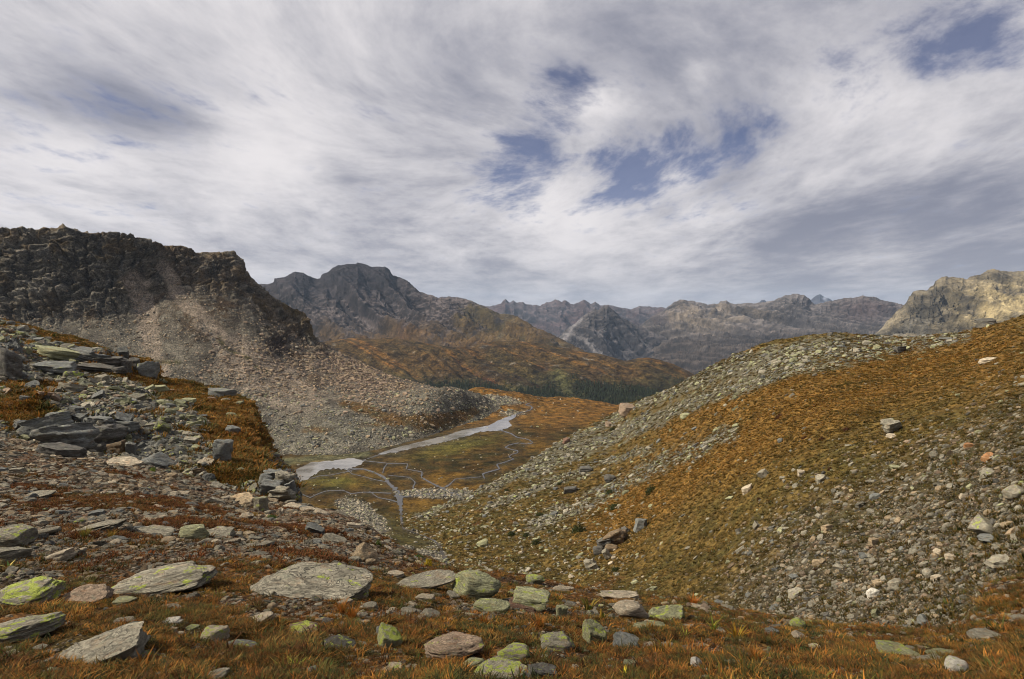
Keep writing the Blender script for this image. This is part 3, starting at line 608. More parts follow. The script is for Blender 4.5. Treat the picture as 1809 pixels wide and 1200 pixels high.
def c8(S, r, g, f):
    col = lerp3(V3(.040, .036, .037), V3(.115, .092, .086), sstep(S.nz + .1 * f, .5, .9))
    col = lerp3(col, V3(.10, .06, .05), .6 * sstep(fbm(S.co / 500 + 3, 4), 0, .3))
    return lerp3(col, V3(.19, .17, .16), .6 * sstep(fbm(np.stack([S.px * S.Y / F / 90, S.co[:, 2] / 700, 0 * S.px], -1) + 7, 5), .22, .42))
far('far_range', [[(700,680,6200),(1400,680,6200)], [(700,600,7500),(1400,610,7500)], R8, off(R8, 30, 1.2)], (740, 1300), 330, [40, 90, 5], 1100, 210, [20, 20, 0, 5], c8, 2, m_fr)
R9a = [(840,690,4700),(880,668,4800),(930,641,4900),(960,620,5000),(985,598,5100),(1005,578,5150),(1020,566,5200),(1032,556,5200),(1040,551,5200),(1050,546,5200),(1058,547,5200),(1066,541,5200),(1072,541,5200),(1080,545,5200),(1088,552,5200),(1100,562,5200),(1115,570,5200),(1130,577,5200),(1160,590,5200),(1200,600,5200),(1350,640,5000)]
def c9a(S, r, g, f):
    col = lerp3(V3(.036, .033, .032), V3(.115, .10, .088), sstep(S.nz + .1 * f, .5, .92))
    st = fbm(np.stack([S.px * S.Y / F / 60, S.co[:, 2] / 800, 0 * S.px], -1) + 17, 4)
    return lerp3(col, V3(.25, .23, .21), np.clip(.75 * sstep(st, .28, .5) * sstep(S.py, 560, 600) + band(S.px + 5 * st, S.py, [(1040,600),(1060,620),(1045,640)], 4) + band(S.px, S.py, [(1025,560),(1000,590),(975,612)], 3) * .8, 0, 1))
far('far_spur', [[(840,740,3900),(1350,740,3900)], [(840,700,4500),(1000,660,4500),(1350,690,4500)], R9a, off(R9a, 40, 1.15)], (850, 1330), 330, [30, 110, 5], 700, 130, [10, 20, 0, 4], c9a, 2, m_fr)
R9b = [(1060,640,5600),(1100,600,5700),(1130,578,5800),(1150,560,5850),(1170,550,5900),(1182,541,5900),(1190,534,5900),(1197,530,5900),(1205,527,5900),(1213,530,5900),(1222,532,5900),(1235,534,5900),(1250,537,5900),(1262,537,5850),(1270,535,5850),(1276,532,5850),(1283,532,5850),(1290,537,5850),(1300,538,5850),(1315,536,5800),(1332,536,5800),(1350,534,5800),(1362,532,5700),(1370,529,5700),(1380,525,5700),(1388,522,5700),(1396,522,5700),(1402,519,5700),(1410,520,5700),(1422,522,5700),(1428,526,5700),(1434,534,5700),(1440,538,5650),(1455,535,5600),(1470,532,5600),(1485,529,5600),(1497,527,5500),(1505,526,5500),(1515,524,5500),(1524,521,5500),(1532,522,5500),(1545,524,5500),(1558,528,5450),(1570,531,5400),(1585,534,5400),(1600,538,5300),(1700,560,5000),(2200,600,4800)]
def c9b(S, r, g, f):
    px, py = S.px, S.py; n_ = fbm(S.co / 300 + 3, 5, .6)
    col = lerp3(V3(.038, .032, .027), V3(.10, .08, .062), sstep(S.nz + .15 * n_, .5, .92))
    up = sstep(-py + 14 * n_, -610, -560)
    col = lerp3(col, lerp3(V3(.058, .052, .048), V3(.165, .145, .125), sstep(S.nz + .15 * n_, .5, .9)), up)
    tan = np.clip(blob(px, py, 1225, 552, 75, 24) + .7 * blob(px, py, 1320, 552, 50, 14) + .3 * blob(px, py, 1130, 590, 50, 14), 0, 1) * sstep(n_ + f * .5, -.25, .25)
    col = lerp3(col, V3(.26, .21, .145), tan * .9)
    col = lerp3(col, V3(.10, .07, .063), .7 * np.clip(blob(px, py, 1530, 540, 55, 18) + .7 * blob(px, py, 1150, 555, 25, 10), 0, 1))
    col = lerp3(col, V3(.15, .14, .13), .8 * blob(px, py, 1395, 555, 60, 18) * sstep(-r, -.2, .3))
    st = fbm(np.stack([px * S.Y / F / 70, S.co[:, 2] / 600, 0 * px], -1) + 17, 4)
    return lerp3(col, V3(.19, .165, .14), .6 * sstep(st, .25, .5))
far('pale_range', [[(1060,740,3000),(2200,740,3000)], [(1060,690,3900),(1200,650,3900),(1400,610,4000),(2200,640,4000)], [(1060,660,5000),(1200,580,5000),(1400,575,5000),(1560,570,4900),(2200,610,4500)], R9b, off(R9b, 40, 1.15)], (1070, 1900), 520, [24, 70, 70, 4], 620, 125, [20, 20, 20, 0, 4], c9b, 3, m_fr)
R9c = [(1480,640,3000),(1520,610,3100),(1550,585,3200),(1570,565,3250),(1585,548,3300),(1597,537,3300),(1602,528,3320),(1608,523,3330),(1614,516,3340),(1622,514,3350),(1632,514,3350),(1639,513,3360),(1643,506,3370),(1650,503,3380),(1652,498,3380),(1658,494,3400),(1664,490,3400),(1672,489,3410),(1685,491,3420),(1700,491,3430),(1708,493,3440),(1714,489,3450),(1725,487,3460),(1736,483,3480),(1745,478,3500),(1755,476,3500),(1770,478,3510),(1780,481,3520),(1795,481,3540),(1809,479,3550),(1900,470,3600),(2200,450,3700),(2700,430,3800)]
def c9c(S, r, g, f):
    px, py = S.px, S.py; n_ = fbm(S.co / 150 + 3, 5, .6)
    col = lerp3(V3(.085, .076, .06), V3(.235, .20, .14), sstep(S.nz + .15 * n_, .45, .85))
    col = lerp3(col, V3(.44, .36, .20), np.clip(blob(px, py, 1775, 535, 75, 40) * 1.25, 0, 1) * sstep(n_ + .3 * f, -.35, .15) * .85)  # sunlight through a cloud gap, painted into the rock colour as a lighter tan patch
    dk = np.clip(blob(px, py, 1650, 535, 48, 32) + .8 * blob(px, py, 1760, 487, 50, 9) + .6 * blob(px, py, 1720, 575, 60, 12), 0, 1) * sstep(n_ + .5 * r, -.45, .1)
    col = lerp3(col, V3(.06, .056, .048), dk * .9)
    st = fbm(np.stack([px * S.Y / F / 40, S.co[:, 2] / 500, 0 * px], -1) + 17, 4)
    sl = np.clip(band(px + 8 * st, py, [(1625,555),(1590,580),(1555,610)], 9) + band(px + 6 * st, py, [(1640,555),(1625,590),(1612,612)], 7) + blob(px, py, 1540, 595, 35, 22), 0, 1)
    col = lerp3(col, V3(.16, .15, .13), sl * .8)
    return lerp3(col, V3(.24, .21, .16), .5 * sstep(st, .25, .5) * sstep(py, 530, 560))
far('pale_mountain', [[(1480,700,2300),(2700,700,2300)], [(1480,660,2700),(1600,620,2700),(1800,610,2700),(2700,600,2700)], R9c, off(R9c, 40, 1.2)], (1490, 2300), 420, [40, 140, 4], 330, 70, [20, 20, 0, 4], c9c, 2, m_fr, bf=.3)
R10 = [(1330,560,12500),(1340,537,12500),(1345,531,12500),(1351,530,12500),(1356,536,12500),(1380,560,12500),(1420,560,13000),(1432,532,13000),(1438,526,13000),(1443,522,13000),(1449,520,13000),(1453,524,13000),(1460,527,13000),(1466,529,13000),(1476,535,13000),(1500,560,13000)]
def c10(S, r, g, f):
    col = lerp3(V3(.07, .07, .08), V3(.05, .05, .06), sstep(r, -.3, .3))
    return lerp3(col, V3(.6, .62, .66), np.clip(1.3 * blob(S.px, S.py, 1457, 528, 4, 2.2, 40) + .9 * blob(S.px, S.py, 1450, 536, 4, 2), 0, 1) * sstep(r + f, -.1, .1))
far('far_peaks', [[(1330,600,11000),(1500,600,11000)], R10, off(R10, 30, 1.2)], (1330, 1500), 130, [40, 4], 500, 60, [4, 0, 2], c10, 1, m_fr)

# ---------------------------------------------------------------- haze
hv = bpy.data.materials.new('haze'); hv.use_nodes = True; t = NT(hv.node_tree); t.n.clear()
ho = t.new('ShaderNodeOutputMaterial'); pv = t.new('ShaderNodeVolumePrincipled'); t.l.new(pv.outputs[0], ho.inputs['Volume'])
pv.inputs['Color'].default_value = (.54, .72, 1.0, 1); pv.inputs['Density'].default_value = 2.5e-5; pv.inputs['Anisotropy'].default_value = .1
hx0, hx1, hy0, hy1, hz0, hz1 = -16500, 16500, -2500, 18000, -905, 560
hc = np.array([(x, y, z) for x in (hx0, hx1) for y in (hy0, hy1) for z in (hz0, hz1)], float)
hf = np.array([(0,1,3,2),(4,6,7,5),(0,4,5,1),(2,3,7,6),(0,2,6,4),(1,5,7,3)])
hz = link_mesh('haze', hc, hf, hv, smooth=False); hz['kind'] = 'stuff'
# ================================================================== materials of the loose things
def stone_mat(name, instanced):
    m = bpy.data.materials.new(name); m.use_nodes = True; t = NT(m.node_tree); b = t.n['Principled BSDF']
    b.inputs['Roughness'].default_value = .88; b.inputs['Specular IOR Level'].default_value = .2
    if instanced:
        at = t.new('ShaderNodeAttribute', attribute_name='tint', attribute_type='INSTANCER'); base, al = at.outputs['Color'], at.outputs['Alpha']
        rand = None
    else:
        oi = t.new('ShaderNodeObjectInfo'); base, al = oi.outputs['Color'], oi.outputs['Alpha']
    oi2 = t.new('ShaderNodeObjectInfo')
    co = t.new('ShaderNodeTexCoord').outputs['Object']
    shift = t.new('ShaderNodeCombineXYZ'); t.put(shift.inputs[0], t.math('MULTIPLY', oi2.outputs['Random'], 37.0)); t.put(shift.inputs[1], t.math('MULTIPLY', oi2.outputs['Random'], 91.0))
    cs = t.vmath('ADD', co, shift.outputs[0])
    fol = t.noise(t.mapping(cs, (1.1, 1.3, 7.0), (.35, .2, 0)), 1.7, 6, .65, .6)
    pat = t.noise(cs, 2.1, 6, .65); grain = t.noise(cs, 16, 4, .7)
    f = t.math('MULTIPLY', t.ramp(fol, .3, .7, .62, 1.3), t.ramp(grain, .3, .7, .7, 1.3))
    cc = t.new('ShaderNodeCombineColor'); [t.put(cc.inputs[i], f) for i in range(3)]
    col = t.mix(1.0, base, cc.outputs[0], 'MULTIPLY')
    col = t.mix(t.ramp(pat, .52, .68, 0, .55), col, t.mix(1.0, base, (1.15, .86, .68), 'MULTIPLY'))
    col = t.mix(t.ramp(t.noise(cs, 3.4, 7, .7), .55, .63, 0, .55), col, (.20, .205, .15))
    crack = t.ramp(t.noise(t.mapping(cs, (1, 1, 4.5), (.35, .2, 0)), 2.3, 3, .5, 1.2), .47, .5, 1, 0); crack2 = t.ramp(t.noise(t.mapping(cs, (1, 1, 4.5), (.35, .2, 0)), 2.3, 3, .5, 1.2), .5, .53, 0, 1)
    crk = t.math('MAXIMUM', crack, crack2)
    col = t.mix(t.math('MULTIPLY', t.math('SUBTRACT', 1.0, crk), .35), col, (.03, .027, .024))
    # crustose lichen, yellow-green, with a patchy outline
    ln = t.noise(cs, 2.2, 3, .6); ld = t.noise(cs, 11, 6, .72)
    lsum = t.math('ADD', t.math('MULTIPLY', ln, .62), t.math('MULTIPLY', ld, .38))
    thr = t.math('MULTIPLY_ADD', al, -.17, .625)
    lm = t.ramp(t.math('SUBTRACT', lsum, thr), 0.0, .035)
    lm = t.math('MULTIPLY', lm, t.math('GREATER_THAN', al, .02))
    nz = t.new('ShaderNodeSeparateXYZ'); t.put(nz.inputs[0], t.new('ShaderNodeNewGeometry').outputs['Normal'])
    lm = t.math('MULTIPLY', lm, t.ramp(nz.outputs[2], -.05, .3))
    col = t.mix(t.math('MULTIPLY', lm, .9), col, t.mix(t.ramp(grain, .35, .65), (.21, .26, .035), (.38, .43, .075)))
    t.put(b.inputs['Base Color'], col)
    bp = t.new('ShaderNodeBump'); bp.inputs['Strength'].default_value = .8; bp.inputs['Distance'].default_value = .07
    t.put(bp.inputs['Height'], t.math('ADD', t.math('ADD', fol, t.math('MULTIPLY', crk, .4)), t.math('MULTIPLY', grain, .35))); t.l.new(bp.outputs[0], b.inputs['Normal'])
    return m
m_rock = stone_mat('lichened rock', False); m_stone = stone_mat('loose stone', True)
def leaf_mat(name, attr_type, nm='tint', vary=.35):
    m = bpy.data.materials.new(name); m.use_nodes = True; t = NT(m.node_tree); b = t.n['Principled BSDF']
    b.inputs['Roughness'].default_value = .8; b.inputs['Specular IOR Level'].default_value = .12
    if attr_type == 'OBJECT': base = t.new('ShaderNodeObjectInfo').outputs['Color']
    else: base = t.new('ShaderNodeAttribute', attribute_name=nm, attribute_type='INSTANCER').outputs['Color']
    v = t.new('ShaderNodeAttribute', attribute_name='Col').outputs['Color']
    t.put(b.inputs['Base Color'], t.mix(1.0, base, v, 'MULTIPLY'))
    tr = t.new('ShaderNodeBsdfTranslucent'); t.put(tr.inputs['Color'], t.mix(1.0, base, v, 'MULTIPLY'))
    mx = t.new('ShaderNodeMixShader'); mx.inputs[0].default_value = .28; t.l.new(b.outputs[0], mx.inputs[1]); t.l.new(tr.outputs[0], mx.inputs[2])
    t.l.new(mx.outputs[0], t.n['Material Output'].inputs[0])
    return m
m_blade = leaf_mat('grass blades', 'INSTANCER'); m_leaf = leaf_mat('leaves', 'OBJECT')

# ================================================================== rock shapes (unit box)
def ico(sub):
    bm = bmesh.new(); bmesh.ops.create_icosphere(bm, subdivisions=sub, radius=1.0)
    v = np.array([x.co[:] for x in bm.verts]); f = np.array([[a.index for a in p.verts] for p in bm.faces]); bm.free(); return v, f
ICO = {k: ico(k) for k in (2, 3, 4, 5)}
def rock_unit(seed, kind, sub):
    r = np.random.default_rng(seed); v, f = ICO[sub]; v = v.copy()
    pl = []
    rv = lambda: (lambda q: q / np.linalg.norm(q))(r.normal(size=3))
    def axis(i, s, jit): q = r.normal(size=3) * jit; q[i] += s; return q / np.linalg.norm(q)
    if kind == 'slab':
        pl += [(axis(2, 1, .10), .34), (axis(2, -1, .1), .5)]
        for k in range(8): a = k * math.pi / 4 + r.uniform(-.35, .35); pl.append((np.array([math.cos(a), math.sin(a), r.uniform(-.25, .5)]), r.uniform(.58, .95)))
    elif kind == 'block':
        for i in range(3):
            for s in (1, -1): pl.append((axis(i, s, .16), r.uniform(.5, .68)))
        pl += [(rv(), r.uniform(.72, .92)) for _ in range(5)]
    elif kind == 'wedge':
        pl += [(np.array([.55, -.25, .8]), .28), (np.array([-.75, -.2, .55]), .5)] + [(rv(), r.uniform(.62, .9)) for _ in range(8)]
    elif kind == 'layer':
        pl += [(axis(2, 1, .12), .55), (axis(2, -1, .1), .7), (axis(1, -1, .2), .6)] + [(axis(int(r.integers(0, 2)), r.choice([-1, 1]), .3), r.uniform(.55, .85)) for _ in range(6)]
    else:
        pl += [(rv(), r.uniform(.68, .93)) for _ in range(12)] + [(axis(2, 1, .25), .72)]
    pn = 5 if kind in ('slab', 'block', 'layer') else 3
    v = v / (np.abs(v) ** pn).sum(1)[:, None] ** (1 / pn); v = v * (.80 if pn == 5 else .86)
    for n, d in pl:
        n = n / np.linalg.norm(n); e = np.maximum(0, v @ n - d); v = v - e[:, None] * n
    nrm = v / (np.linalg.norm(v, axis=1)[:, None] + 1e-9)
    o = r.uniform(0, 200, 3)
    if sub >= 3:
        tl = np.array([r.uniform(-.3, .3), r.uniform(-.3, .3), 1.0])
        zz = v @ tl
        lay = fbm(np.stack([v[:, 0] * .5, v[:, 1] * .5, zz * (5 if kind == 'layer' else 4)], -1) + o, 3, .6)
        k = {'layer': .17, 'slab': .07, 'block': .07, 'wedge': .05}.get(kind, .035)
        v = v + nrm * np.array([1, 1, .45]) * (np.tanh(lay * 4) * k)[:, None]
        v = v + nrm * (fbm(v * 1.7 + o, 3) * .13 + fbm(v * 5.5 + o, 3, .6) * .055)[:, None] * np.array([1, 1, .6 if kind == 'slab' else 1])
        if sub >= 4: v = v + nrm * (fbm(v * 13 + o, 3, .6) * .024)[:, None]
    else: v = v + nrm * (fbm(v * 1.7 + o, 2) * .12)[:, None]
    lo, hi = v.min(0), v.max(0); v = (v - (lo + hi) / 2) / ((hi - lo) / 2)
    return v, f

# ================================================================== ray casting on the built terrain
def bvh(S): return BVHTree.FromPolygons(S.co.tolist(), faces_of(S.nr, S.nc).tolist())
BV = {k: bvh(S) for k, S in (('fg', S1), ('knoll', S2), ('hill', S3), ('valley', S4), ('cliff', S5))}
EV = Vector(EYE)
def hit(px, py, only=None):
    d = Vector(ray(px, py)).normalized(); best = None
    for k, b in BV.items():
        if only and k != only: continue
        loc, n, i, dist = b.ray_cast(EV, d)
        if loc is not None and (best is None or dist < best[3]): best = (np.array(loc), np.array(n), k, dist)
    if best is None and py < 900: return hit(px, py + 3, only)
    return best
def visible(p):
    v = Vector(p) - EV; L = v.length; d = v / L
    return all((lambda h: h[0] is None or h[3] > L - max(.25, L * .02))(b.ray_cast(EV, d)) for b in BV.values())

